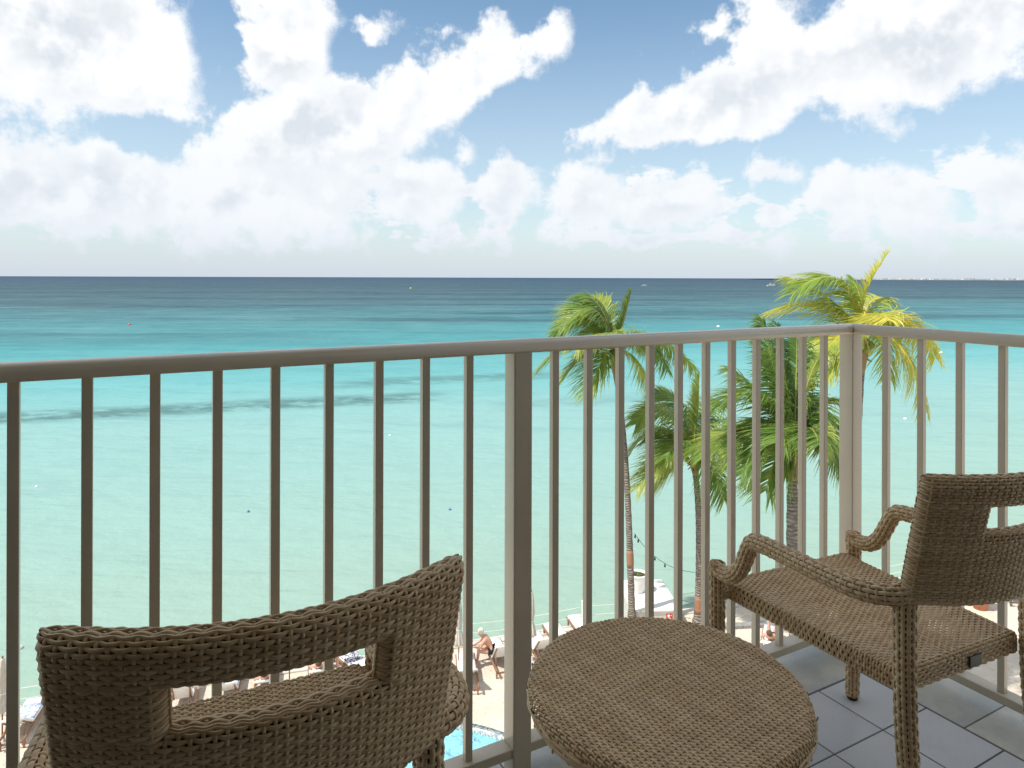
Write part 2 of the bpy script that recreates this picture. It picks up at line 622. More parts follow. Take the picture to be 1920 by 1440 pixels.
TS = .2005
m_sq = tile_mesh('tile', TS, TS, tile_grey)
E1_END, E2_END = 1.984, 1.354
for i in range(11):
    for j in range(9):
        cx_, cy_ = E1_END - TS * (i + .5), E2_END - TS * (j + .5)
        if cx_ < -.2 or cy_ < -.5:
            continue
        lay(m_sq, cx_, cy_, 'tile')
m_bs = tile_mesh('border_tile', .30, .2045, tile_stone)
for i in range(8):
    lay(m_bs, 1.86 - .30 * i, E2_END + .1045, 'border_tile')
m_bc = tile_mesh('border_tile', .2085, .2045, tile_stone)
lay(m_bc, 2.115, E2_END + .1045, 'border_tile')
m_bv = tile_mesh('border_tile', .2085, .30, tile_stone)
for i in range(6):
    lay(m_bv, E1_END + .107, 1.202 - .30 * i + .0, 'border_tile')

# railing
paint, t, b = mat('taupe_paint', (.40, .365, .305), .24, .5)
Ex.tree = t
co = objco(t)
n = noise(t, co, 6, 5, .6)
t.links.new(mixc(t, n.step(.3, .75), (.60, .53, .415), (.55, .485, .38)), b.inputs['Base Color'])
bump(t, b, noise(t, co, 90, 3, .5), .05, .001)

rail = empty('balcony_railing', label='taupe painted metal balcony railing with square balusters and rounded handrail', cat='railing')
rail.matrix_world = BAL
CX, CY = FRX + .023, FRY + .023           # centre lines of the two runs


def handrail(p0, p1, mitre0, mitre1, name):
    # profile across (a) and height (z); rounded top
    prof = [(-.027, 1.040), (.027, 1.040), (.031, 1.046), (.031, 1.056), (.027, 1.066), (.018, 1.0715), (0, 1.073), (-.018, 1.0715), (-.027, 1.066), (-.031, 1.056), (-.031, 1.046)]
    p0, p1 = Vector(p0), Vector(p1)
    d = (p1 - p0).normalized()
    s = Vector((-d.y, d.x, 0))
    v = []
    for p, mt in ((p0, mitre0), (p1, mitre1)):
        for a, z in prof:
            q = p + s * a + d * (a * mt)
            v.append((q.x, q.y, z))
    n = len(prof)
    f = [(k, (k + 1) % n, n + (k + 1) % n, n + k) for k in range(n)] + [tuple(range(n - 1, -1, -1)), tuple(range(n, 2 * n))]
    mb = MB(); mb.add(v, f)
    o = mb.build(name, paint, rail, smooth=True)
    o.data.set_sharp_from_angle(angle=R(50))


handrail((-1.80, CY, 0), (CX - .0015, CY, 0), 0, 1, 'handrail')
handrail((CX, CY - .0015, 0), (CX, -.79, 0), 1, 0, 'handrail')
# wait for corner: the second run turns right, so its mitre matches the first
mb = MB(); mb.box((-.4825, CY, .0615), (2.585, .046, .023)); mb.build('bottom_rail', paint, rail, smooth=False, bevel=.002)
mb = MB(); mb.box((1.4770, CY, .0615), (1.248, .046, .023)); mb.build('bottom_rail', paint, rail, smooth=False, bevel=.002)
mb = MB(); mb.box((CX, .3400, .0615), (.046, 2.25, .023)); mb.build('bottom_rail', paint, rail, smooth=False, bevel=.002)


def bar(nm, x, y, w, z0, z1, bev):
    mb = MB(); mb.box((0, 0, (z0 + z1) / 2), (w, w, z1 - z0))
    return mb.build(nm, paint, rail, smooth=False, loc=(x, y, 0), bevel=bev)


post = bar('post', .8355, CY - .0025, .051, 0.0, 1.0402, .003)
bar('post', CX, CY, .051, 0.0, 1.0402, .003)
b0 = bar('baluster', 0, CY, .0185, .0728, 1.0402, .0015)
first = True


def baluster(x, y):
    global first
    o = b0
    if not first:
        o = b0.copy()
        COL.objects.link(o)
    first = False
    o.location = (x, y, 0)


for k in range(17):
    baluster(.700 - .1110 * k, CY)
for k in range(11):
    baluster(.942 + .10465 * k, CY)
for k in range(18):
    baluster(CX, 1.367 - .1135 * k)

# ------------------------------------------------------------------ woven resin furniture
def wicker_material(name, c1, c2, c3, per_object):
    m, t, b = mat(name, c1, .42, .45)
    Ex.tree = t
    if per_object:
        rnd = Ex(node(t, 'ShaderNodeObjectInfo').outputs['Random'])
    else:
        rnd = Ex(node(t, 'ShaderNodeNewGeometry').outputs['Random Per Island'])
    co = objco(t)
    n = noise(t, co, 26, 3, .5)
    k = (rnd * .55 + n * .8 - .17).clamp()
    ramp = node(t, 'ShaderNodeValToRGB')
    put(t, ramp, 0, k)
    el = ramp.color_ramp.elements
    el[0].position, el[0].color = .12, (*c2, 1)
    el[1].position, el[1].color = .88, (*c3, 1)
    e = el.new(.5)
    e.color = (*c1, 1)
    fine = noise(t, co, 240, 2, .5)
    c = mixc(t, fine.step(.45, .75) * .22, ramp.outputs[0], tuple(v * .62 for v in c1))
    t.links.new(c, b.inputs['Base Color'])
    bump(t, b, fine, .10, .0006)
    return m


WC = ((.640, .455, .258), (.490, .330, .175), (.740, .575, .355))
wick_o = wicker_material('wicker_strand', *WC, True)
wick_j = wicker_material('wicker', *WC, False)
frame_m, t, b = mat('dark_frame', (.035, .028, .022), .6, .3)
glide_m, t, b = mat('dark_glide', (.02, .018, .016), .5, .4)
tag_m, t, b = mat('tag_metal', (.035, .055, .06), .30, .5, .2)

M6 = 6
CA = np.array([(math.cos(2 * PI * k / M6 + PI / 6), math.sin(2 * PI * k / M6 + PI / 6)) for k in range(M6)])


def strand(P, N, a, b, closed=False):
    """flat-oval strand along P with surface normal N; a: half width, b: half thickness"""
    P = np.asarray(P, float)
    N = np.asarray(N, float)
    n = len(P)
    if closed:
        T = np.roll(P, -1, 0) - np.roll(P, 1, 0)
    else:
        T = np.gradient(P, axis=0)
    T /= np.linalg.norm(T, axis=1)[:, None] + 1e-12
    N = N - (N * T).sum(1)[:, None] * T
    N /= np.linalg.norm(N, axis=1)[:, None] + 1e-12
    B = np.cross(T, N)
    V = P[:, None, :] + a * CA[None, :, 0, None] * B[:, None, :] + b * CA[None, :, 1, None] * N[:, None, :]
    i = np.arange(n if closed else n - 1)[:, None]
    k = np.arange(M6)[None, :]
    i2 = (i + 1) % n
    k2 = (k + 1) % M6
    Q = np.stack([i * M6 + k, i * M6 + k2, i2 * M6 + k2, i2 * M6 + k], -1).reshape(-1, 4)
    return V.reshape(-1, 3), Q


def quad_mesh(name, parts, m):
    """one mesh from many (V, Q) pairs, fast path"""
    V = np.concatenate([p[0] for p in parts])
    o, qs = 0, []
    for v, q in parts:
        qs.append(q + o)
        o += len(v)
    Q = np.concatenate(qs)
    me = bpy.data.meshes.new(name)
    me.vertices.add(len(V))
    me.vertices.foreach_set('co', V.astype(np.float32).ravel())
    me.loops.add(len(Q) * 4)
    me.loops.foreach_set('vertex_index', Q.astype(np.int32).ravel())
    me.polygons.add(len(Q))
    me.polygons.foreach_set('loop_start', (np.arange(len(Q)) * 4).astype(np.int32))
    me.polygons.foreach_set('use_smooth', np.ones(len(Q), bool))
    me.materials.append(m)
    me.update(calc_edges=True)
    return me


def woven_tube(path, rad, nl=12, pitch=.0125, a_long=None, sub=3):
    """plain weave round a tube: nl lengthwise strands and rings; path is a dense polyline"""
    P = np.asarray(path, float)
    seg = np.linalg.norm(np.diff(P, axis=0), axis=1)
    s = np.concatenate([[0], np.cumsum(seg)])
    L = s[-1]
    nr = max(2, int(round(L / pitch)))
    pitch = L / nr
    ss = np.linspace(0, L, nr * sub + 1)
    C = np.stack([np.interp(ss, s, P[:, k]) for k in range(3)], 1)
    rr = np.interp(ss, s, np.broadcast_to(np.asarray(rad, float), (len(P),)))
    T = np.gradient(C, axis=0)
    T /= np.linalg.norm(T, axis=1)[:, None]
    u = np.cross(T[0], (0.05, 1, 0.05) if abs(T[0][2]) > .7 else (0, 0, 1))
    u /= np.linalg.norm(u)
    U = []
    for k in range(len(C)):
        u = u - (u @ T[k]) * T[k]
        u /= np.linalg.norm(u)
        U.append(u.copy())
    U = np.array(U)
    W = np.cross(T, U)
    out = []
    A, Bm = .0016, .0013
    for j in range(nl):
        an = 2 * PI * j / nl
        N = math.cos(an) * U + math.sin(an) * W
        ph = np.cos(PI * ss / pitch + PI * j)
        out.append(strand(C + N * (rr + A * ph)[:, None], N, (a_long or .92 * PI * rr.mean() / nl), .0020))
    idx = np.arange(nl * 2) / (nl * 2)
    for k in range(nr + 1):
        i = min(k * sub, len(C) - 1)
        an = 2 * PI * idx
        N = np.cos(an)[:, None] * U[i] + np.sin(an)[:, None] * W[i]
        ph = -np.cos(PI * k + PI * nl * idx)
        out.append(strand(C[i] + N * (rr[i] + Bm * ph)[:, None], N, .0030, .0014, True))
    # dark lining tube inside so that no light shows through
    mbi = []
    an = 2 * PI * np.arange(8) / 8
    V = (C[::sub, None, :] + (rr[::sub, None, None] - .0042) * (np.cos(an)[None, :, None] * U[::sub, None, :] + np.sin(an)[None, :, None] * W[::sub, None, :]))
    n = V.shape[0]
    i = np.arange(n - 1)[:, None]
    k = np.arange(8)[None]
    Q = np.stack([i * 8 + k, i * 8 + (k + 1) % 8, (i + 1) * 8 + (k + 1) % 8, (i + 1) * 8 + k], -1).reshape(-1, 4)
    return out, (V.reshape(-1, 3), Q)


def smooth_path(ctrl, n=40, it=3):
    P = np.array(ctrl, float)
    for _ in range(it):                              # Chaikin
        Q = [P[0]]
        for a, b in zip(P[:-1], P[1:]):
            Q += [a * .75 + b * .25, a * .25 + b * .75]
        Q.append(P[-1])
        P = np.array(Q)
    return P


# chair measures (metres); x to the right seen from behind, y forward, z up
WF, ZA = .254, .482
BT, BB = dict(w=.236, y=-.545, z=.850), dict(w=.222, y=-.487, z=.585)
SAG, TH = .080, .034
CW, CZ0, CZ1 = .116, .736, .793
RP, CP = .0056, .0122           # row and column pitch of the back


def back_point(s, z, n):
    """s along the width, z height, n outwards (to the rear)"""
    t = (z - BB['z']) / (BT['z'] - BB['z'])
    y = BB['y'] + (BT['y'] - BB['y']) * t
    w = .236
    wk = BB['w'] + (BT['w'] - BB['w']) * t
    x = s * wk / w
    gp = 2 * SAG * x / wk ** 2
    y0 = y - SAG * (1 - (x / wk) ** 2)
    ln = np.sqrt(1 + gp ** 2)
    nx, ny = gp / ln, -1 / ln
    nz = -.20 * np.ones_like(ny)
    l2 = np.sqrt(nx ** 2 + ny ** 2 + nz ** 2)
    N = np.stack([nx / l2, ny / l2, nz / l2], -1)
    Pt = np.stack([x, y0, z * np.ones_like(x)], -1)
    return Pt + N * np.asarray(n)[..., None], N


def back_thick(s, z):
    w = .236
    r = TH / 2
    def g(d):
        d = np.clip(d / r, 0, 1)
        return np.sqrt(np.clip(1 - (1 - d) ** 2, 0, 1))
    do_s = w - np.abs(s)
    do_z = np.minimum(z - BB['z'], BT['z'] - z)
    dx = np.abs(s) - CW
    dz = np.maximum(CZ0 - z, z - CZ1)
    dc = np.where((dx > 0) & (dz > 0), np.hypot(np.maximum(dx, 0), np.maximum(dz, 0)), np.maximum(dx, dz))
    return r * g(do_s) * g(do_z) * g(np.maximum(dc, 0))


def build_back():
    rows, cols, z = [], [], []
    w = .236
    # rows: even steps on the flats, closing up over the rounded top, bottom and rims of the hand hole
    def even(a_, b_):
        return [float(q) for q in np.linspace(a_, b_, max(2, int(round((b_ - a_) / RP)) + 1))]
    rim_d = (0.0, .0009, .0036)
    rows_z = [(BB['z'] + d, w) for d in (*rim_d, .0077)] + [(q, w) for q in even(BB['z'] + .0129, CZ0 - .0077)]
    rows_z += [(CZ0 - d, CW) for d in reversed(rim_d)]
    rows_z += [(q, w) for q in even(CZ0 - .0077, CZ1 + .0077)[1:-1]]
    rows_z += [(CZ1 + d, CW) for d in rim_d]
    rows_z += [(q, w) for q in even(CZ1 + .0077, BT['z'] - .0129)] + [(BT['z'] - d, w) for d in (.0077, *reversed(rim_d))]
    zz = [q[0] for q in rows_z]
    nc = int(round(2 * w / CP))
    cp = 2 * w / nc
    out = []
    for i, z in enumerate(zz):
        spans = [(-rows_z[i][1], rows_z[i][1])]
        if rows_z[i][1] == w and CZ0 - .0015 < z < CZ1 + .0015:
            spans = [(-w, -CW), (CW, w)]
        for (s0, s1) in spans:
            n = max(8, int((s1 - s0) / cp * 4))
            uu = np.linspace(0, 1, n)
            s = s0 + (s1 - s0) * uu
            # extra samples where the strand turns round the edges
            s = np.unique(np.concatenate([s, s0 + TH / 2 * np.array([0, .04, .15, .35, .65]), s1 - TH / 2 * np.array([0, .04, .15, .35, .65])]))
            rimrow = z in (BB['z'], BT['z'], CZ0, CZ1)
            for sg in ((1,) if rimrow else (1, -1)):
                th = back_thick(s, np.full_like(s, z))
                ph = np.cos(PI * (s + w) / cp + PI * i)
                Pt, N = back_point(s, np.full_like(s, z), sg * (th + .0016 * ph))
                if rimrow:
                    N = np.tile(np.array([0, 0, 1.0 if z in (BT['z'], CZ0) else -1.0]), (len(s), 1))
                    Pt = back_point(s, np.full_like(s, z), 0 * s)[0] + N * (.0014 * ph)[:, None]
                out.append(strand(Pt, N * sg, .0031, .0019))
    for j in range(1, nc):
        s = -w + j * cp
        spans = [(BB['z'], BT['z'])]
        if abs(s) < CW - .003:
            spans = [(BB['z'], CZ0), (CZ1, BT['z'])]
        for (z0, z1) in spans:
            n = max(10, int((z1 - z0) / RP * 3))
            z = np.linspace(z0, z1, n)
            e = TH / 2 * np.array([0, .04, .15, .35, .65])
            z = np.unique(np.concatenate([z, z0 + e, z1 - e]))
            for sg in (1, -1):
                sv = np.full_like(z, s)
                th = back_thick(sv, z)
                order = np.argsort(zz)
                ri = np.interp(z, np.array(zz)[order], np.arange(len(zz))[order])
                ph = -np.cos(PI * ri + PI * j)
                Pt, N = back_point(sv, z, sg * (th + .0013 * ph))
                out.append(strand(Pt, N * sg, .0026, .0013))
    # bindings round the sides of the hand hole and the two outer edges
    fr = MB()
    e = w - TH / 2
    loop = [(-e, BB['z'] + TH / 2), (-e, BT['z'] - TH / 2), (e, BT['z'] - TH / 2), (e, BB['z'] + TH / 2), (-e, BB['z'] + TH / 2)]
    hole = [(-CW - .016, CZ0 - .016), (-CW - .016, CZ1 + .016), (CW + .016, CZ1 + .016), (CW + .016, CZ0 - .016), (-CW - .016, CZ0 - .016)]
    for lp in (loop, hole):
        pts = []
        for (a, b), (c, d) in zip(lp[:-1], lp[1:]):
            for k in range(10):
                q = k / 10
                P_, _ = back_point(np.array([a + (c - a) * q]), np.array([b + (d - b) * q]), np.array([0.0]))
                pts.append(P_[0])
        pts.append(pts[0])
        fr.tube(pts, .0105, 8)
    return out, fr


SZ, SD = .428, .044             # seat height, depth of its edge


def build_seat():
    yf, yr = .012, -.474
    wf, wr = .226, .196
    r = .013
    rp, cp = .0068, .0130

    def edge(d):                 # distance past the edge -> (outward, down) of a rounded rim
        d = np.asarray(d, float)
        q = np.clip(d + r, 0, r * PI / 2) / r
        o = np.where(d < -r, d, -r + r * np.sin(q))
        dn = np.where(d < -r, 0.0, r * (1 - np.cos(q))) + np.maximum(d + r - r * PI / 2, 0)
        return o, dn

    def point(tq, yq, h):
        w = wf + (wr - wf) * np.clip((yf - yq) / (yf - yr), 0, 1)
        ox, dx = edge(np.abs(tq) - w)
        x = np.sign(tq) * (w + ox)
        oy1, dy1 = edge(yq - yf)
        oy2, dy2 = edge(yr - yq)
        y = np.where(yq > (yf + yr) / 2, yf + oy1, yr - oy2)
        dy = np.where(yq > (yf + yr) / 2, dy1, dy2)
        down = np.maximum(dx, dy)
        dish = .010 * np.clip(1 - (x / w) ** 2, 0, 1) * np.clip(1 - ((y - (yf + yr) / 2) / ((yf - yr) / 2)) ** 2, 0, 1)
        z = SZ - down - dish
        ax = np.clip((np.abs(tq) - w + r) / (r * PI / 2), 0, 1) * PI / 2
        ay = np.clip((np.maximum(yq - yf, yr - yq) + r) / (r * PI / 2), 0, 1) * PI / 2
        nx = np.sign(tq) * np.sin(ax)
        ny = np.sign(yq - (yf + yr) / 2) * np.sin(ay)
        nz = np.maximum(np.cos(ax) * np.cos(ay), .02)
        N = np.stack([nx, ny, nz], -1)
        N /= np.linalg.norm(N, axis=-1)[..., None]
        return np.stack([x, y, z], -1) + N * np.asarray(h)[..., None], N

    ex = SD - r + r * PI / 2 - r - .002
    out = []
    yq = np.arange(yr - ex, yf + ex, rp)
    tw = wf + ex
    nc = int(round(2 * tw / cp))
    for i, y in enumerate(yq):
        w = wf + (wr - wf) * min(max((yf - y) / (yf - yr), 0), 1)
        lim = w + ex if (yr < y < yf) else w - .004
        s = np.linspace(-lim, lim, int(2 * lim / cp * 4) + 1)
        ph = np.cos(PI * s / cp + PI * i)
        Pt, N = point(s, np.full_like(s, y), .0015 * ph)
        out.append(strand(Pt, N, .0030, .0018))
    for j in range(-(nc // 2), nc // 2 + 1):
        s = j * cp
        inside = abs(s) < wf - .004
        lo, hi = (yr - ex, yf + ex) if inside else (yr + .004, yf - .004)
        y = np.linspace(lo, hi, int((hi - lo) / rp * 3) + 1)
        f = 1.0
        ri = (y - yq[0]) / rp
        ph = -np.cos(PI * ri + PI * j)
        w = wf + (wr - wf) * np.clip((yf - y) / (yf - yr), 0, 1)
        sv = s * w / wf if inside else np.sign(s) * (w + abs(s) - wf)
        Pt, N = point(sv, y, .0013 * ph)
        out.append(strand(Pt, N, .0028, .0013))
    fr = MB()
    zf = SZ - .024
    rect = [(-wr + .014, yr + .014), (-wf + .014, yf - .014), (wf - .014, yf - .014), (wr - .014, yr + .014)]
    for a, b in zip(rect, rect[1:] + rect[:1]):
        dx_, dy_ = b[0] - a[0], b[1] - a[1]
        fr.box(((a[0] + b[0]) / 2, (a[1] + b[1]) / 2, zf - .002), (math.hypot(dx_, dy_) + .014, .014, .030), Matrix.Rotation(math.atan2(dy_, dx_), 4, 'Z'))
    return out, fr


BACK_S, BACK_F = build_back()
SEAT_S, SEAT_F = build_seat()


def tube_part(ctrl, rad, name, it=3, nl=12, pitch=.0125):
    P = smooth_path(ctrl, it=it) if len(ctrl) > 2 else np.linspace(ctrl[0], ctrl[1], 20)
    rr = rad
    if isinstance(rad, tuple):
        rr = np.linspace(rad[0], rad[1], len(P))
    st, lin = woven_tube(P, rr, nl, pitch)
    me = quad_mesh(name, st + [lin], wick_j)
    me.materials.append(frame_m)
    k = len(lin[1])
    mi = np.zeros(len(me.polygons), np.int32)
    mi[-k:] = 1
    me.polygons.foreach_set('material_index', mi)
    return me


CHAIR_TUBES = []
for sx in (-1, 1):
    CHAIR_TUBES.append(('arm', tube_part([(sx * WF, .012, ZA - .018), (sx * WF, -.020, ZA - .020), (sx * WF, -.055, ZA - .016), (sx * WF, -.085, ZA + .012), (sx * (WF + .002), -.110, ZA + .066),
                                          (sx * (WF + .004), -.127, ZA + .100), (sx * (WF + .005), -.160, ZA + .106), (sx * (WF + .012), -.270, ZA + .108),
                                          (sx * (WF + .020), -.385, ZA + .112), (sx * (WF + .018), -.440, ZA + .113), (sx * (WF - .006), -.480, ZA + .114), (sx * (BB['w'] - .016), -.500, ZA + .118)], .0185, 'arm')))
    CHAIR_TUBES.append(('front_leg', tube_part([(sx * WF, 0, ZA - .002), (sx * WF, 0, .25), (sx * (WF - .004), 0, .012)], (.0190, .0165), 'front_leg', 2)))
    CHAIR_TUBES.append(('rear_leg', tube_part([(sx * (BB['w'] - .012), -.492, BB['z'] + .02), (sx * (BB['w'] - .012), -.492, .42), (sx * (BB['w'] - .012), -.500, .25), (sx * (BB['w'] - .010), -.535, .012)], (.0205, .0175), 'rear_leg', 3)))
CHAIR_TUBES.append(('front_rail', tube_part([(-WF + .010, -.002, .402), (WF - .010, -.002, .402)], .0170, 'front_rail')))


def chair(label, loc, deg, single_strands):
    root = empty('wicker_armchair', loc, R(deg), label, 'armchair', 'wicker armchairs on the balcony')
    for nm, frame, strands in (('backrest', BACK_F, BACK_S), ('seat', SEAT_F, SEAT_S)):
        part = frame.build(nm, frame_m, root)
        if single_strands and nm == 'backrest':
            for s in strands:
                obj('strand', quad_mesh('strand', [s], wick_o), part)
        else:
            tag(obj('weave', quad_mesh('weave', strands, wick_j), part), kind='stuff')
    for nm, me in CHAIR_TUBES:
        o = obj(nm, me, root)
        if nm.endswith('leg'):
            mbg = MB()
            sx = 1 if me.vertices[0].co.x > 0 else -1
            x, y = (sx * (WF - .004), 0) if nm == 'front_leg' else (sx * (BB['w'] - .010), -.535)
            mbg.lathe([(.014, 0), (.0155, .003), (.0155, .014)], (x, y, 0), 14)
            mbg.build('glide', glide_m, o)
    return root


L_POS, L_DEG = (-.512, 1.322, FZ), 24.8
R_POS, R_DEG = (.770, 1.905, FZ), 24.6
chair('dark brown wicker armchair seen from behind, nearest the viewer', L_POS, L_DEG, True)
rc = chair('brown wicker armchair in the railing corner beside the round table', R_POS, R_DEG, False)
mb = MB(); mb.box((.036, -.4790, .402), (.040, .004, .024))
mb.build('metal_tag', tag_m, [c for c in rc.children if c.name.startswith('seat')][0], smooth=False, bevel=.001)


# round side table
def build_table():
    rt, zt = .262, .450
    root = empty('wicker_side_table', (.297, 1.318, FZ), R(-53), 'round woven wicker side table between the two armchairs', 'table')
    rim = .016
    parts = []
    rp, cp = .0054, .0132

    def top(u, v, h):
        q = np.hypot(u, v)
        d = q - (rt - rim)
        an = np.clip(d / rim, 0, PI / 2)
        over = np.maximum(d - rim * PI / 2, 0)
        rad = np.where(d < 0, q, rt - rim + rim * np.sin(an))
        z = zt - np.where(d < 0, 0, rim * (1 - np.cos(an))) - over
        s = rad / np.maximum(q, 1e-6)
        N = np.stack([u / np.maximum(q, 1e-6) * np.sin(an), v / np.maximum(q, 1e-6) * np.sin(an), np.cos(an)], -1)
        return np.stack([u * s, v * s, z], -1) + N * np.asarray(h)[..., None], N

    ext = rt - rim + rim * PI / 2 + .004
    nr = int(ext / rp)
    for i in range(-nr, nr + 1):
        v = i * rp
        lim = math.sqrt(max(ext ** 2 - v * v, 1e-6))
        if lim < .045:
            continue
        u = np.linspace(-lim, lim, int(2 * lim / cp * 4) + 2)
        ph = np.cos(PI * u / cp + PI * i)
        Pt, N = top(u, np.full_like(u, v), .0015 * ph)
        parts.append(strand(Pt, N, .0025, .0018))
    nc = int(ext / cp)
    for j in range(-nc, nc + 1):
        u = j * cp
        lim = math.sqrt(max(ext ** 2 - u * u, 1e-6))
        if lim < .045:
            continue
        v = np.linspace(-lim, lim, int(2 * lim / rp * 3) + 2)
        ph = -np.cos(PI * v / rp + PI * j)
        Pt, N = top(np.full_like(v, u), v, .0012 * ph)
        parts.append(strand(Pt, N, .0024, .0013))
    core = MB()
    core.lathe([(.05, zt - .03), (rt - .030, zt - .028), (rt - .022, zt - .010), (rt - .03, zt - .0075), (.002, zt - .0075)], seg=48, cap=False)
    tt = core.build('table_top', frame_m, root)
    tag(obj('weave', quad_mesh('weave', parts, wick_j), tt), kind='stuff')
    # rim: two bound rows running round under the edge
    rows = []
    n = 220
    an = 2 * PI * np.arange(n) / n
    for k, (rr, z) in enumerate([(rt + .0015, zt - .021), (rt + .001, zt - .030), (rt - .004, zt - .038)]):
        N = np.stack([np.cos(an), np.sin(an), np.full(n, -.15 * k)], -1)
        P = np.stack([rr * np.cos(an), rr * np.sin(an), np.full(n, z)], -1) + N * (.0012 * np.cos(22 * an + PI * k))[:, None]
        rows.append(strand(P, N, .0045, .0028, True))
    for k in range(44):
        a = 2 * PI * k / 44 + .03
        nn = np.array([math.cos(a), math.sin(a), 0])
        zz = np.linspace(zt - .012, zt - .044, 9)
        hh = rt + .003 + .0025 * np.cos(np.linspace(0, 2 * PI, 9) + PI * (k % 2)) - np.linspace(0, .006, 9)
        rows.append(strand(np.outer(hh, nn) + np.stack([0 * zz, 0 * zz, zz], -1), np.tile(nn, (9, 1)), .0032, .0016))
    obj('rim', quad_mesh('rim', rows, wick_j), root)
    # hour-glass base
    zz = np.linspace(.006, zt - .036, 110)
    q = (zz - .006) / (zt - .042)
    rad = .118 + .075 * np.abs(q - .42) ** 1.6 / .42 ** 1.6 * np.where(q < .42, .75, 1.05)
    base, nl = [], 44
    for j in range(nl):
        a = 2 * PI * j / nl
        nn = np.array([math.cos(a), math.sin(a), 0])
        ph = np.cos(PI * zz / .0092 + PI * j)
        base.append(strand(np.outer(rad + .0016 * ph, nn) + np.stack([0 * zz, 0 * zz, zz], -1), np.tile(nn, (len(zz), 1)), .0040, .0016))
    k = 0
    for z in np.arange(.0092, zt - .04, .0092):
        rr = np.interp(z, zz, rad)
        n = nl * 3
        a = 2 * PI * np.arange(n) / n
        N = np.stack([np.cos(a), np.sin(a), 0 * a], -1)
        ph = -np.cos(nl / 2 * a * 2 / 2 * 1.0 * 2 / 2 * 2 + PI * (k + 1)) if False else -np.cos(nl * a / 2 + PI * (k + 1))
        base.append(strand(N * (rr + .0017 * ph)[:, None] + np.array([0, 0, z]), N, .0038, .0018, True))
        k += 1
    cb = MB()
    cb.lathe([(float(r_) - .006, float(z_)) for r_, z_ in zip(rad[::6], zz[::6])], seg=40)
    bo = cb.build('base', frame_m, root)
    tag(obj('weave', quad_mesh('weave', base, wick_j), bo), kind='stuff')
    fb = MB()
    fb.lathe([(rad[0] - .004, 0), (rad[0] + .002, .002), (rad[0] + .002, .010)], seg=32)
    fb.build('foot_ring', glide_m, root)


build_table()

# ------------------------------------------------------------------ coconut palms
def leaf_material(name, g, y, dark, ymix):
    m = bpy.data.materials.new(name)
    m.use_nodes = True
    t = m.node_tree
    Ex.tree = t
    b = t.nodes['Principled BSDF']
    rnd = Ex(node(t, 'ShaderNodeNewGeometry').outputs['Random Per Island'])
    orr = Ex(node(t, 'ShaderNodeObjectInfo').outputs['Random'])
    n = noise(t, objco(t), 1.3, 3, .5)
    c = mixc(t, rnd, dark, g)
    c = mixc(t, ((n - .5) * 1.6 + orr * .9 - .45 + ymix).clamp(), c, y)
    t.links.new(c, b.inputs['Base Color'])
    b.inputs['Roughness'].default_value = .38
    b.inputs['Specular IOR Level'].default_value = .45
    tr = node(t, 'ShaderNodeBsdfTranslucent')
    c2 = mixc(t, .5, c, y)
    t.links.new(c2, tr.inputs['Color'])
    mx = node(t, 'ShaderNodeMixShader')
    mx.inputs[0].default_value = .45
    t.links.new(b.outputs[0], mx.inputs[1])
    t.links.new(tr.outputs[0], mx.inputs[2])
    t.links.new(mx.outputs[0], t.nodes['Material Output'].inputs['Surface'])
    return m


leaf_green = leaf_material('palm_leaf_green', (.23, .37, .065), (.56, .58, .12), (.08, .175, .04), .22)
leaf_dark = leaf_material('palm_leaf_dark', (.165, .30, .055), (.42, .48, .10), (.06, .14, .035), .12)
leaf_yellow = leaf_material('palm_leaf_yellow', (.28, .43, .06), (.68, .63, .12), (.15, .28, .05), .44)
stalk_g, t, b = mat('frond_stalk', (.30, .30, .08), .5, .4)
stalk_y, t, b = mat('frond_stalk_yellow', (.58, .42, .06), .5, .4)
husk, t, b = mat('dry_husk', (.30, .20, .11), .85, .2)
coco_m, t, b = mat('coconut', (.22, .24, .05), .5, .4)
band_m, t, b = mat('trunk_band', (.30, .15, .09), .55, .4)


def trunk_material():
    m, t, b = mat('palm_trunk', (.33, .28, .24), .9, .2)
    Ex.tree = t
    co = objco(t)
    x, y, z = sep(t, co)
    wv = noise(t, co, 2.2, 3, .5)
    ringn = Ex.op('SINE', (z + (wv - .5) * .25) * 70.0)
    n = noise(t, comb(t, x * 3, y * 3, z * 9), 2.0, 6, .7)
    c = mixc(t, n.step(.35, .68), (.15, .125, .105), (.36, .32, .28))
    c = mixc(t, ringn.step(.45, .95) * .6, c, (.11, .085, .065))
    t.links.new(c, b.inputs['Base Color'])
    bump(t, b, ringn * .5 + n, .8, .04)
    return m


trunk_m = trunk_material()
WIND = np.array([-.55, .10, .0])


def bez(p0, p1, p2, n):
    t = np.linspace(0, 1, n)[:, None]
    return (1 - t) ** 2 * p0 + 2 * t * (1 - t) * p1 + t ** 2 * p2


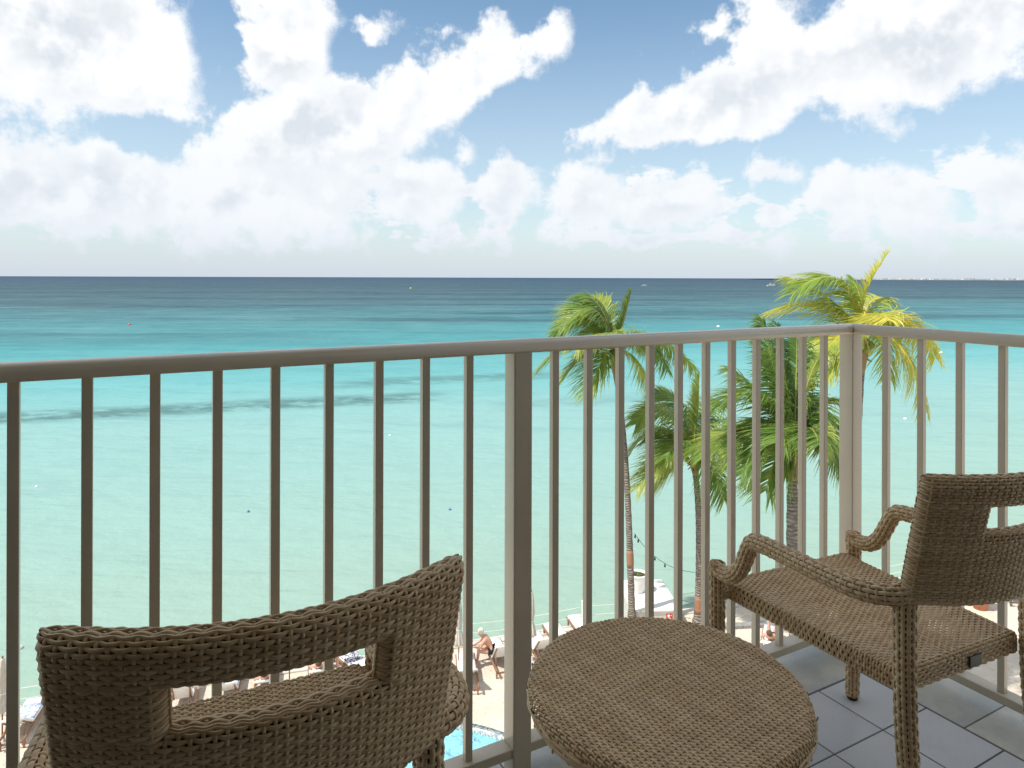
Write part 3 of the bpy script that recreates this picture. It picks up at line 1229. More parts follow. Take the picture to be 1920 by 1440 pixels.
def frond(p0, p1, p2, mats, root, spear=False, lmax=.85, seed=0):
    gap = .031 if mats is Y_ else .024
    rg = np.random.default_rng(seed)
    p0, p1, p2 = (np.array(p, float) for p in (p0, p1, p2))
    N = 60
    P = bez(p0, p1, p2, N)
    T = np.gradient(P, axis=0)
    T /= np.linalg.norm(T, axis=1)[:, None]
    ln = np.linalg.norm(np.diff(P, axis=0), axis=1).sum()
    mb = MB()
    w0 = .035
    mb.tube(P[::4], np.linspace(w0, .006, len(P[::4])), 5, m=1)
    nl = int(ln / gap)
    roll = rg.uniform(-.5, .5)
    for k in range(nl):
        u = .10 + .90 * (k + .5) / nl
        i = min(int(u * (N - 1)), N - 2)
        f = u * (N - 1) - i
        c = P[i] * (1 - f) + P[i + 1] * f
        tg = T[i]
        side = np.cross(tg, (0, 0, 1))
        if np.linalg.norm(side) < .15:
            side = np.array((1.0, 0, 0))
        side /= np.linalg.norm(side)
        up = np.cross(side, tg)
        side = side * math.cos(roll) + up * math.sin(roll)
        up = np.cross(side, tg)
        prof = min(1.0, (u - .02) * 4.5) * (1.0 - .62 * max(0, (u - .45) / .55) ** 1.5)
        for sg in (-1, 1):
            if rg.random() < .05:
                continue
            L = lmax * prof * rg.uniform(.82, 1.1)
            fw = .35 + .75 * u + rg.uniform(-.08, .08)
            if spear:
                fw = 3.2
                L *= .75
            d = side * sg + tg * fw + up * rg.uniform(.05, .35)
            d /= np.linalg.norm(d)
            g = rg.uniform(.30, .95) * (.3 if spear else 1)
            wd = rg.uniform(.008, .013) * (1.2 if L > .4 else .85)
            q = np.linspace(0, 1, 5)[:, None]
            C = c + d * L * q + (np.array((0, 0, -1.0)) * g + WIND * rg.uniform(.3, 1.1)) * L * q ** 2 * .75
            # blade width lies across the leaflet
            TT = np.gradient(C, axis=0)
            W = np.cross(TT, up + rg.normal(0, .25, 3))
            W /= np.linalg.norm(W, axis=1)[:, None] + 1e-9
            ww = wd * np.array([.6, 1.0, .95, .6, .06])[:, None] * 1.5
            V = np.concatenate([C - W * ww, C + W * ww])
            mb.add(V, [(j, j + 1, 6 + j, 5 + j) for j in range(4)], 0)
    return mb.build('frond', mats, root)


def palm(label, base, top, crown, mpx, fr, mats, bands, coconuts, seed, bend, r0, r1, extra=4):
    """base, top: trunk ends; crown: where the fronds spring from; fr: (control, tip, depth) offsets in image-plane units of mpx metres"""
    root = empty('coconut_palm', base, 0, label, 'palm tree', 'palms on the beach')
    bx = np.array(base, float)
    P0, P3 = np.zeros(3), np.array(top, float) - bx
    P1 = P3 * .33 + np.array(bend[0])
    P2 = P3 * .68 + np.array(bend[1])
    tt = np.linspace(0, 1, 60)[:, None]
    C = (1 - tt) ** 3 * P0 + 3 * tt * (1 - tt) ** 2 * P1 + 3 * tt ** 2 * (1 - tt) * P2 + tt ** 3 * P3
    rr = r0 + (r1 - r0) * tt[:, 0] ** .7
    rr[:6] += np.linspace(.10, 0, 6)
    rr *= 1 + .05 * np.sin(np.arange(60) * 2.1)
    mb = MB(); mb.tube(C, rr, 14)
    tr = mb.build('trunk', trunk_m, root)
    for z0, z1 in bands:
        k = (C[:, 2] > z0) & (C[:, 2] < z1)
        zz = np.linspace(z0, z1, 6)
        Q = np.stack([np.interp(zz, C[:, 2], C[:, q]) for q in range(3)], 1)
        mb = MB(); mb.tube(Q, np.interp(zz, C[:, 2], rr) * 1.06 + .006, 14)
        mb.build('trunk_band', band_m, tr, smooth=True)
    cr = np.array(crown, float) - bx
    rg = np.random.default_rng(seed)
    # fibrous sheath and old stalks where the fronds leave the trunk
    mb = MB()
    mb.tube(np.linspace(C[-5], cr, 8), np.linspace(r1 * 1.15, r1 * 1.5, 8) * np.array([.9, 1, 1.15, 1.3, 1.3, 1.2, .9, .4]), 12)
    for k in range(9):
        a = rg.uniform(0, 2 * PI)
        d = np.array([math.cos(a), math.sin(a), rg.uniform(-.4, .5)])
        q0 = C[-4] + (cr - C[-4]) * rg.uniform(.1, .8)
        mb.tube([q0, q0 + d * .16, q0 + d * .28 + np.array([0, 0, -.10])], [.05, .035, .015], 6)
    mb.build('sheath', husk, root)
    for k, (cx_, cz_, tx_, tz_, dy, sp) in enumerate(fr):
        p1 = cr + np.array([cx_ * mpx, dy * .55, -cz_ * mpx])
        p2 = cr + np.array([tx_ * mpx, dy, -tz_ * mpx])
        frond(cr, p1, p2, mats, root, sp, 1.08 if not sp else .8, seed * 100 + k)
    for k in range(extra):
        a = R(35 + 290 * k / max(extra, 1)) + rg.uniform(-.3, .3)
        d = np.array([math.sin(a) * .6, math.cos(a), 0])
        ln = rg.uniform(2.0, 2.8) * (mpx / .0185)
        frond(cr, cr + d * ln * .5 + np.array([0, 0, ln * .42]), cr + d * ln * .95 + np.array([-.3, 0, ln * rg.uniform(-.10, .25)]), mats, root, False, 1.0, seed * 100 + 50 + k)
    for k in range(coconuts):
        a = rg.uniform(0, 2 * PI)
        mb = MB()
        q = cr + np.array([math.cos(a) * .24, math.sin(a) * .24, rg.uniform(-.52, -.22)])
        mb.lathe([(.01, -.12), (.07, -.09), (.10, -.02), (.098, .04), (.06, .10), (.01, .12)], q, 10)
        mb.build('coconut', coco_m, root)
    return root


def g_at(px, y):                # offset to the right of the view axis of something px (photo pixels) off it at y metres
    return (px - 960) / 1290.0 * y


def z_at(py, y):
    return EYE - (py - 521) / 1290.0 * y


def rel(c, rows):
    return [(a - c[0], b - c[1], d - c[0], e - c[1], dy, sp) for (a, b, d, e, dy, sp) in rows]


def make_palm(label, Y, cpx, basepx, basey, rows, mats, bands, nuts, seed, bend, r0, r1, extra):
    crown = (g_at(cpx[0], Y), Y, z_at(cpx[1], Y))
    base = (g_at(basepx, basey), basey, 0)
    top = (crown[0] + .02, Y, crown[2] - .45)
    return palm(label, base, top, crown, Y / 1290.0, rel(cpx, rows), mats, bands, nuts, seed, bend, r0, r1, extra)


G_ = [leaf_green, stalk_g]
D_ = [leaf_dark, stalk_g]
Y_ = [leaf_yellow, stalk_y]
make_palm('slender palm behind the rail with a wind-swept crown and one upright spear frond', 25.6, (1150, 655), 1188, 25.4, [
    (1170, 600, 1180, 546, -.3, True), (1120, 520, 1046, 618, -.6, False), (1100, 560, 1040, 640, .5, False), (1080, 612, 1012, 690, -.4, False), (1098, 640, 1056, 722, .8, False),
    (1135, 545, 1085, 556, .4, False), (1205, 590, 1300, 690, -.3, False), (1222, 622, 1258, 700, .6, False), (1190, 650, 1205, 715, -.9, False), (1128, 655, 1098, 735, -.9, False),
    (1150, 560, 1120, 560, 1.2, False), (1115, 590, 1065, 580, 1.0, False)],
    G_, [(2.35, 2.95)], 4, 1, ((.10, 0, 0), (.35, 0, 0)), .135, .095, 4)
make_palm('short palm with a drooping green crown behind the middle balusters', 26.0, (1302, 850), 1312, 26.0, [
    (1305, 770, 1310, 702, 0, True), (1250, 712, 1188, 790, -.5, False), (1232, 752, 1178, 872, .4, False), (1262, 800, 1190, 905, -.8, False), (1350, 730, 1412, 835, -.4, False),
    (1372, 795, 1424, 884, .5, False), (1282, 730, 1236, 742, .8, False), (1332, 850, 1345, 925, -.9, False), (1268, 850, 1232, 935, .7, False), (1335, 735, 1375, 768, 1.0, False),
    (1345, 780, 1390, 900, -1.1, False), (1275, 790, 1225, 850, -1.2, False)],
    G_, [(.40, .98)], 5, 2, ((.05, 0, 0), (.22, 0, 0)), .15, .105, 6)
make_palm('thick palm with tall dark green fronds standing closest to the railing corner', 17.0, (1490, 822), 1535, 16.6, [
    (1450, 700, 1424, 598, -.2, False), (1418, 690, 1346, 748, -.5, False), (1530, 660, 1562, 668, .4, False), (1562, 700, 1592, 872, .3, False), (1430, 770, 1376, 876, -.6, False),
    (1400, 800, 1345, 830, .6, False), (1478, 690, 1472, 610, .5, False), (1545, 770, 1566, 905, -.5, False), (1455, 800, 1420, 905, -.6, False), (1508, 700, 1520, 630, .8, False),
    (1540, 740, 1600, 760, .9, False), (1440, 730, 1390, 700, .8, False), (1478, 690, 1440, 640, 1.1, True), (1520, 770, 1545, 850, -.9, False)],
    D_, [], 9, 3, ((-.35, 0, 0), (-.30, 0, 0)), .20, .150, 6)
make_palm('yellowing sunlit palm rising above the railing corner', 20.0, (1616, 622), 1622, 19.6, [
    (1598, 560, 1658, 472, -.2, True), (1582, 462, 1474, 548, -.5, False), (1540, 536, 1442, 590, .2, False), (1560, 596, 1488, 690, .5, False), (1632, 535, 1690, 566, .5, False),
    (1690, 545, 1746, 668, -.2, False), (1696, 606, 1716, 762, -.5, False), (1662, 600, 1690, 715, .6, False), (1575, 590, 1530, 700, -.7, False),
    (1570, 540, 1500, 520, 1.0, False), (1640, 560, 1625, 520, .9, True), (1680, 590, 1730, 615, 1.1, False), (1572, 600, 1520, 650, -1.0, False)],
    Y_, [], 6, 4, ((-.28, 0, 0), (-.30, 0, 0)), .15, .11, 2)

# ------------------------------------------------------------------ beach furniture
teak = speckled('teak', (.30, .155, .085), (.22, .11, .06), 12, .6)
white_cloth = speckled('white_cushion', (.80, .79, .76), (.74, .73, .70), 9, .9, .3, .01)
canvas = speckled('canvas', (.60, .55, .47), (.50, .46, .39), 6, .9, .4, .02)
white_paint = speckled('white_paint', (.78, .77, .74), (.70, .69, .66), 5, .5)
terracotta = speckled('terracotta', (.48, .20, .10), (.40, .16, .08), 8, .75)
soil, t, b = mat('soil', (.06, .045, .03), .95, .1)
rope_m, t, b = mat('white_rope', (.66, .66, .62), .8, .2)
black_wire, t, b = mat('black_wire', (.02, .02, .02), .6, .3)
grey_metal, t, b = mat('dark_metal', (.10, .10, .105), .45, .5)
WANG = math.atan(.2872)


def towel_material(name, a, b_, scale):
    m, t, b = mat(name, a, .95, .1)
    Ex.tree = t
    co = objco(t)
    n = noise(t, co, scale, 2, .5, 1.5)
    t.links.new(mixc(t, n.step(.47, .53), a, b_), b.inputs['Base Color'])
    return m


towel_dark = towel_material('patterned_towel', (.70, .70, .72), (.05, .06, .10), 9)
towel_blue = towel_material('striped_towel', (.62, .66, .74), (.30, .38, .55), 5)


def cushion(mb, pts, w, th):
    """a padded strip following pts (y, z), w wide"""
    n = len(pts)
    v, f = [], []
    for (y, z) in pts:
        for x, dz in ((-w / 2, .25), (-w / 2 + .03, 1), (0, 1.1), (w / 2 - .03, 1), (w / 2, .25), (w / 2 - .03, 0), (-w / 2 + .03, 0)):
            v.append((x, y, z + th * dz))
    for i in range(n - 1):
        for k in range(7):
            f.append((i * 7 + k, i * 7 + (k + 1) % 7, (i + 1) * 7 + (k + 1) % 7, (i + 1) * 7 + k))
    f += [tuple(range(6, -1, -1)), tuple((n - 1) * 7 + k for k in range(7))]
    mb.add(v, f)


def lounger(label, x, y, rz, back=42, frame=teak, pad=white_cloth, towel=None):
    root = empty('sun_lounger', (x, y, .004), rz, label, 'sun lounger', 'sun loungers on the sand')
    for sx in (-1, 1):
        mb = MB(); mb.box((sx * .31, 0, .27), (.045, 1.95, .07)); mb.build('side_rail', frame, root, smooth=False, bevel=.006)
        for sy in (-.86, .86):
            mb = MB(); mb.box((sx * .285, sy, .118), (.05, .06, .236)); mb.build('leg', frame, root, smooth=False, bevel=.006)
    for sy in (-.86, .86):
        mb = MB(); mb.box((0, sy, .16), (.50, .035, .05)); mb.build('stretcher', frame, root, smooth=False)
    a = R(back)
    h = -.22
    for k in range(7):
        mb = MB(); mb.box((0, -.12 + k * .16, .290), (.56, .10, .02)); mb.build('slat', frame, root, smooth=False)
    L = .74
    mb = MB()
    for sx in (-1, 1):
        p0 = Vector((sx * .24, h, .30))
        p1 = p0 + Vector((0, -math.cos(a) * L, math.sin(a) * L))
        mb.tube([p0, p1], .022, 6)
        mb.tube([p0 * .4 + p1 * .6, (sx * .24, h - math.cos(a) * L * .6 - .16, .27)], .016, 6)
    mb.build('back_support', frame, root)
    pts = [(.92, .305), (.4, .305), (0, .305), (h + .06, .307), (h, .312)]
    pts += [(h - math.cos(a) * q, .318 + math.sin(a) * q) for q in (.06, .2, .4, .6, L)]
    mb = MB(); cushion(mb, pts, .60, .075)
    cu = mb.build('cushion', pad, root)
    if towel:
        mb = MB(); cushion(mb, [(.60, .372), (.2, .377), (-.15, .377)], .56, .022)
        mb.build('towel', towel, root)
    return root


def umbrella(label, x, y):
    root = empty('beach_umbrella', (x, y, 0), random.uniform(0, 3), label, 'umbrella', 'closed umbrellas along the beach')
    mb = MB(); mb.lathe([(.25, 0), (.25, .05), (.06, .08), (.05, .22), (.03, .22)], seg=20); mb.build('base', concrete, root)
    mb = MB(); mb.tube([(0, 0, .1), (0, 0, 2.32)], .021, 8); mb.build('pole', teak, root)
    prof = []
    n = 26
    mb = MB()
    rings = []
    for z, r in ((2.40, .012), (2.34, .05), (2.1, .075), (1.7, .095), (1.45, .07), (1.38, .068), (1.2, .11), (.98, .15), (.90, .14), (.92, .06)):
        rings.append([(math.cos(2 * PI * k / n) * r * (1 + .32 * math.cos(8 * 2 * PI * k / n) * min(1, r / .07)), math.sin(2 * PI * k / n) * r * (1 + .32 * math.cos(8 * 2 * PI * k / n) * min(1, r / .07)), z) for k in range(n)])
    V = [p for r_ in rings for p in r_]
    mb.add(V, [(i * n + k, (i + 1) * n + k, (i + 1) * n + (k + 1) % n, i * n + (k + 1) % n) for i in range(len(rings) - 1) for k in range(n)])
    mb.build('folded_canopy', canvas, root)
    mb = MB(); mb.lathe([(.01, 2.46), (.028, 2.43), (.02, 2.39)], seg=10); mb.build('finial', teak, root)
    mb = MB(); mb.lathe([(.082, 1.40), (.086, 1.415), (.082, 1.43)], seg=20, cap=False); mb.build('tie', white_cloth, root)


RZ = WANG
lounger('white cushioned lounger at the far left edge beside the first closed umbrella', -13.95, 19.75, RZ, 35, pad=white_cloth, towel=towel_blue)
lounger('lounger with upright white back seen at the left of the chair back opening', -9.95, 20.95, RZ, 58)
lounger('lounger with a pale blue towel between the closed umbrella and the patterned shorts', -8.75, 21.35, RZ, 40, towel=towel_blue)
lounger('lounger carrying the person in patterned swim shorts', -7.75, 21.75, RZ, 30)
lounger('lounger carrying the person with both knees raised', -6.25, 22.35, RZ, 28)
lounger('lounger spread with a dark and white patterned towel beside the red swimsuit', -5.15, 22.75, RZ + .5, 12, towel=towel_dark)
lounger('teak lounger with bare legs showing nearest the round pool', -1.42, 22.30, RZ - .15, 34)
lounger('lounger on which the white haired person sits', -.42, 23.25, RZ, 50)
lounger('white lounger just right of the thick middle railing post', .98, 23.75, RZ, 48)
lounger('white lounger left of the white fence post', 1.72, 24.35, RZ, 40)
lounger('white lounger at the foot of the sea wall behind the table rim', 2.65, 24.95, RZ, 30)
lounger('white lounger with outstretched bare legs seen below the corner armchair', 9.15, 24.2, RZ - .7, 20, pad=white_cloth)
dl = lounger('dark framed lounger on the sand beyond the terracotta pot', 20.35, 28.15, RZ - .5, 40, frame=grey_metal, pad=canvas)
umbrella('closed umbrella at the far left edge of the picture', -14.15, 19.15)
umbrella('closed cream umbrella at the left of the chair back opening', -9.25, 20.35)
umbrella('closed cream umbrella left of the raised knees', -6.95, 21.6)
umbrella('closed umbrella between the near armchair and the baluster beside it', -1.72, 22.7)
umbrella('closed umbrella hard against the thick middle railing post', .69, 23.3)

# rope fence on the sea wall
posts = [wall_pt(x, .18) for x in (-22.6, -17.55, -12.5, -7.45, -2.4, 2.66, 7.7, 12.75, 17.8, 22.85)]
fence = empty('rope_fence', (0, 0, 0), 0, 'white post and double rope fence along the sea wall', 'fence')
for p in posts:
    mb = MB(); mb.box((p.x, p.y, .51), (.13, .13, .90), rotw); mb.box((p.x, p.y, .975), (.16, .16, .03), rotw)
    mb.build('post', white_paint, fence, smooth=False, bevel=.01)
for a_, b_ in zip(posts[:-1], posts[1:]):
    for z in (.78, .45):
        pts = [a_.lerp(b_, k / 12) + Vector((0, 0, z - .12 * math.sin(PI * k / 12))) for k in range(13)]
        mb = MB(); mb.tube(pts, .011, 5); mb.build('rope', rope_m, fence)

# white block at the wall with a planter and a red notice
notice_red, t, b = mat('notice_red', (.62, .035, .03), .45, .4)
notice_white, t, b = mat('notice_white', (.80, .79, .77), .5, .4)
blk = empty('concrete_block', (5.35, 26.95, 0), WANG - .22, 'low white concrete block jutting over the water', 'block')
mb = MB(); mb.box((0, 0, -.17), (1.75, 2.5, 1.50)); mb.build('body', concrete, blk, smooth=False, bevel=.03)
mb = MB(); mb.box((0, 0, .605), (1.85, 2.6, .06)); mb.build('top_slab', white_paint, blk, smooth=False, bevel=.012)
ntc = empty('notice', (0, 0, 0), 0, 'small red notice with white pictogram on the white block', 'sign')
ntc.matrix_world = Matrix.Translation((5.35, 26.95, 0)) @ Matrix.Rotation(WANG - .22, 4, 'Z') @ Matrix.Translation((.50, -1.256, .33))
mb = MB(); mb.box((0, 0, 0), (.24, .008, .28)); mb.build('plate', notice_red, ntc, smooth=False)
mb = MB(); mb.lathe([(.050, -.003), (.050, .003)], seg=20); mb.lathe([(.03, -.004), (.03, .004)], seg=20)
o = mb.build('pictogram', notice_white, ntc, smooth=False, loc=(-.03, -.006, .07)); o.rotation_euler = (R(90), 0, 0)
for k, (x0, z0, x1, z1, w_) in enumerate([(-.05, .03, .05, -.05, .022), (.0, .0, -.07, -.07, .018), (-.08, -.09, .08, -.09, .014), (-.08, -.115, .06, -.115, .014), (.05, .06, .09, .10, .018)]):
    mb = MB(); L_ = math.hypot(x1 - x0, z1 - z0)
    mb.box(((x0 + x1) / 2, -.0065 - .0002 * k, (z0 + z1) / 2), (L_, .004, w_), Matrix.Rotation(-math.atan2(z1 - z0, x1 - x0), 4, 'Y'))
    mb.build('pictogram', notice_white, ntc, smooth=False)


def leafy(mb, c, n, L, w, seed, up=.6):
    rg = np.random.default_rng(seed)
    for k in range(n):
        a = rg.uniform(0, 2 * PI)
        d = np.array([math.cos(a), math.sin(a), rg.uniform(.2, 1.4) * up])
        d /= np.linalg.norm(d)
        l = L * rg.uniform(.6, 1.1)
        s = np.cross(d, (0, 0, 1)); s /= np.linalg.norm(s)
        q = np.linspace(0, 1, 4)[:, None]
        C = np.array(c) + d * l * q + np.array([0, 0, -.45]) * l * q ** 2
        ww = (w * np.array([.3, 1, .8, .05]))[:, None]
        mb.add(np.concatenate([C - s * ww, C + s * ww]), [(j, j + 1, 5 + j, 4 + j) for j in range(3)])


pl = empty('round_planter', (5.02, 27.25, .636), 0, 'white round planter on the end of the concrete block', 'planter')
mb = MB(); mb.lathe([(.24, 0), (.30, .10), (.34, .45), (.36, .62), (.39, .64), (.39, .70), (.33, .70), (.33, .60)], seg=28, cap=False); mb.build('bowl', white_paint, pl)
mb = MB(); mb.lathe([(.001, .61), (.335, .61)], seg=24, cap=False); mb.build('soil', soil, pl)
mb = MB(); leafy(mb, (0, 0, .60), 26, .30, .02, 5); mb.build('leaves', leaf_green, pl)

yp = empty('young_plant', (4.78, 25.75, 0), 0, 'small yellow leaved plant beside the slender palm trunk', 'plant')
mb = MB(); mb.tube([(0, 0, 0), (.02, 0, .3), (0, 0, .62)], [.02, .016, .012], 6); mb.build('stem', stalk_y, yp)
mb = MB(); leafy(mb, (0, 0, .60), 14, .34, .035, 8, .35); mb.build('leaves', leaf_yellow, yp)

tp = empty('terracotta_pot', (18.55, 27.2, 0), 0, 'terracotta pot with a young green plant on the sand at right', 'plant pot')
mb = MB(); mb.lathe([(.24, 0), (.29, .30), (.34, .56), (.39, .56), (.40, .66), (.35, .66), (.33, .55)], seg=28); mb.build('pot', terracotta, tp)
mb = MB(); mb.lathe([(.001, .60), (.345, .60)], seg=24, cap=False); mb.build('soil', soil, tp)
for k in range(3):
    mb = MB(); mb.tube([(.08 * (k - 1), 0, .58), (.11 * (k - 1), .02, .9), (.20 * (k - 1), .05, 1.15)], [.022, .018, .012], 6); mb.build('stem', stalk_g, tp)
    mb = MB(); leafy(mb, (.20 * (k - 1), .05, 1.10), 16, .45, .05, 20 + k, .5); mb.build('leaves', leaf_yellow if k else leaf_green, tp)

bench = empty('timber_bench', (18.55, 28.9, 0), WANG, 'low timber bench behind the terracotta pot', 'bench')
mb = MB(); mb.box((0, 0, .42), (1.9, .42, .05)); mb.build('seat', teak, bench, smooth=False, bevel=.006)
for sx in (-.8, .8):
    mb = MB(); mb.box((sx, 0, .199), (.07, .36, .39)); mb.build('leg', teak, bench, smooth=False)

kb = MB()
for k in range(12):
    q = k * .92
    kb = MB(); kb.box((0, 0, .05), (.90, .28, .14))
    if k == 0:
        kerb = empty('kerb', (7.25, 25.55, 0), .10, 'low grey stone kerb crossing the sand below the corner armchair', 'kerb')
    kb.build('kerb_stone', speckled('kerb_grey', (.30, .29, .27), (.22, .215, .205), 7) if k == 0 else bpy.data.materials['kerb_grey'], kerb, smooth=False, loc=(q, 0, 0), bevel=.015)

bg_ = empty('beach_bag', (-9.55, 20.35, 0), .4, 'small brown bag on the sand by the left umbrella', 'bag')
bagm = speckled('bag_brown', (.16, .07, .045), (.12, .05, .03), 20)
mb = MB(); mb.box((0, 0, .13), (.34, .18, .26)); mb.build('body', bagm, bg_, bevel=.05, bseg=3)
for sy in (-.06, .06):
    mb = MB(); mb.tube([(-.10, sy, .24), (-.08, sy, .38), (.08, sy, .38), (.10, sy, .24)], .010, 6); mb.build('handle', bagm, bg_)

# string of bulbs between two palms
sl = empty('string_lights', (0, 0, 0), 0, 'dark wire of small bulbs strung between two palm trunks', 'string lights')
pts = []
for (px, py, Y) in ((1191, 1000, 25.4), (1210, 1026, 25.5), (1232, 1046, 25.6), (1258, 1062, 25.75), (1282, 1070, 25.85), (1304, 1073, 25.95)):
    pts.append((g_at(px, Y), Y, z_at(py, Y)))
sp_ = smooth_path(pts, it=2)
mb = MB(); mb.tube(sp_, .009, 5); mb.build('wire', black_wire, sl)
for k in (1, 3, 6, 9, 12, 15):
    p = sp_[min(k, len(sp_) - 1)]
    mb = MB(); mb.lathe([(.012, 0), (.020, -.03), (.022, -.05), (.034, -.09), (.03, -.13), (.008, -.15)], p, 8)
    mb.build('bulb', black_wire, sl)


# ------------------------------------------------------------------ people
skin_m = speckled('skin', (.58, .33, .23), (.52, .28, .19), 6, .5, .05, .003)
skin_p = speckled('skin_pale', (.66, .40, .30), (.60, .35, .26), 6, .5, .05, .003)
hair_w, t, b = mat('white_hair', (.62, .58, .50), .7, .3)
hair_b, t, b = mat('brown_hair', (.09, .055, .03), .6, .3)
red_cloth, t, b = mat('red_swimsuit', (.62, .02, .03), .7, .2)
black_cloth, t, b = mat('black_swimsuit', (.02, .02, .025), .7, .2)
pattern = bpy.data.materials.new('patterned_shorts')
pattern.use_nodes = True
t = pattern.node_tree
Ex.tree = t
vo = node(t, 'ShaderNodeTexVoronoi')
put(t, vo, 'Vector', objco(t)); vo.inputs['Scale'].default_value = 16
hs = node(t, 'ShaderNodeHueSaturation'); hs.inputs['Saturation'].default_value = 1.4; hs.inputs['Value'].default_value = .55
t.links.new(vo.outputs['Color'], hs.inputs['Color'])
t.links.new(hs.outputs[0], t.nodes['Principled BSDF'].inputs['Base Color'])

EDGES = [('pel', 'wai'), ('wai', 'che'), ('che', 'nec'), ('nec', 'jaw'), ('jaw', 'hea'), ('hea', 'cro'), ('jaw', 'nos')]
for s_ in 'LR':
    EDGES += [('che', 'sho' + s_), ('sho' + s_, 'elb' + s_), ('elb' + s_, 'wri' + s_), ('wri' + s_, 'pal' + s_), ('pel', 'hip' + s_), ('hip' + s_, 'thi' + s_), ('thi' + s_, 'kne' + s_), ('kne' + s_, 'cal' + s_), ('cal' + s_, 'ank' + s_), ('ank' + s_, 'toe' + s_)]
    EDGES += [('pal' + s_, 'f%d' % k + s_) for k in range(5)]
RAD = dict(pel=.135, wai=.12, che=.14, nec=.055, jaw=.068, hea=.092, cro=.075, nos=.018, sho=.062, elb=.042, wri=.029, pal=.034, hip=.10, thi=.085, kne=.056, cal=.055, ank=.036, toe=.034)


def skin_mesh(name, J, edges, rad, root_key, m, parent):
    keys = sorted({k for e in edges for k in e})
    idx = {k: i for i, k in enumerate(keys)}
    me = bpy.data.meshes.new(name + '_sk')
    me.from_pydata([tuple(J[k]) for k in keys], [(idx[a], idx[b]) for a, b in edges], [])
    o = bpy.data.objects.new(name + '_sk', me)
    COL.objects.link(o)
    o.modifiers.new('s', 'SKIN')
    sub = o.modifiers.new('u', 'SUBSURF')
    sub.levels = sub.render_levels = 1
    for k in keys:
        r_ = rad(k)
        sv = me.skin_vertices[0].data[idx[k]]
        sv.radius = (r_, r_)
        sv.use_root = k == root_key
    dg = bpy.context.evaluated_depsgraph_get()
    dg.update()
    ev = o.evaluated_get(dg)
    res = bpy.data.meshes.new_from_object(ev)
    res.name = name
    bpy.data.objects.remove(o)
    res.materials.clear()
    res.materials.append(m)
    res.polygons.foreach_set('use_smooth', [True] * len(res.polygons))
    return obj(name, res, parent)


def person(label, J, loc, rz, skin, hair, clothes, top=False):
    root = empty('person', loc, rz, label, 'person')
    J = {k: Vector(v) for k, v in J.items()}
    full = {}
    for k in ('pel', 'wai', 'che', 'nec', 'jaw', 'hea', 'cro'):
        full[k] = J[k]
    face = J.get('face', Vector((0, 1, 0)))
    full['nos'] = J['jaw'].lerp(J['hea'], .7) + face * .095
    for s_ in 'LR':
        for k in ('sho', 'elb', 'wri', 'hip', 'kne', 'ank', 'toe'):
            full[k + s_] = J[k + s_]
        full['thi' + s_] = J['hip' + s_].lerp(J['kne' + s_], .45)
        full['cal' + s_] = J['kne' + s_].lerp(J['ank' + s_], .35)
        d = (J['wri' + s_] - J['elb' + s_]).normalized()
        full['pal' + s_] = J['wri' + s_] + d * .07
        sd_ = d.cross(Vector((0.3, .8, .5))).normalized()
        for k in range(5):
            spread = (k - 2) * .016
            ln = (.055, .085, .092, .086, .068)[k]
            full['f%d' % k + s_] = full['pal' + s_] + d * ln + sd_ * (spread if k else -.055)
    skin_mesh('body', full, EDGES, lambda k: RAD.get(k[:3], .009), 'pel', skin, root)
    ce = [('pel', 'wai2'), ('pel', 'hipL'), ('pel', 'hipR'), ('hipL', 'hemL'), ('hipR', 'hemR')]
    full['wai2'] = full['pel'].lerp(full['wai'], .45)
    for s_ in 'LR':
        full['hem' + s_] = J['hip' + s_].lerp(J['kne' + s_], .42)
    cr = dict(pel=.148, wai=.140, hip=.112, hem=.102)
    skin_mesh('swimwear', full, ce, lambda k: cr.get(k[:3], .1), 'pel', clothes, root)
    if top:
        full['ch2'] = full['che'] + (full['nec'] - full['che']) * .25
        skin_mesh('swimsuit_top', full, [('pel', 'wai'), ('wai', 'ch2')], lambda k: dict(pel=.150, wai=.138, ch2=.158)[k[:3]], 'pel', clothes, root)
    up = (J['cro'] - J['jaw']).normalized()
    hb = MB()
    hb.lathe([(.001, .105), (.05, .095), (.086, .06), (.104, .01), (.098, -.05), (.07, -.09)], seg=16, cap=False)
    h = hb.build('hair', hair, root)
    q = up.to_track_quat('Z', 'Y').to_matrix().to_4x4()
    h.matrix_local = Matrix.Translation(J['hea'].lerp(J['cro'], .45) - face * .028) @ q
    return root


def mirror(base):
    J = {}
    for k, v in base.items():
        if k.endswith('*'):
            J[k[:-1] + 'L'] = (-v[0], v[1], v[2])
            J[k[:-1] + 'R'] = v
        else:
            J[k] = v
    return J


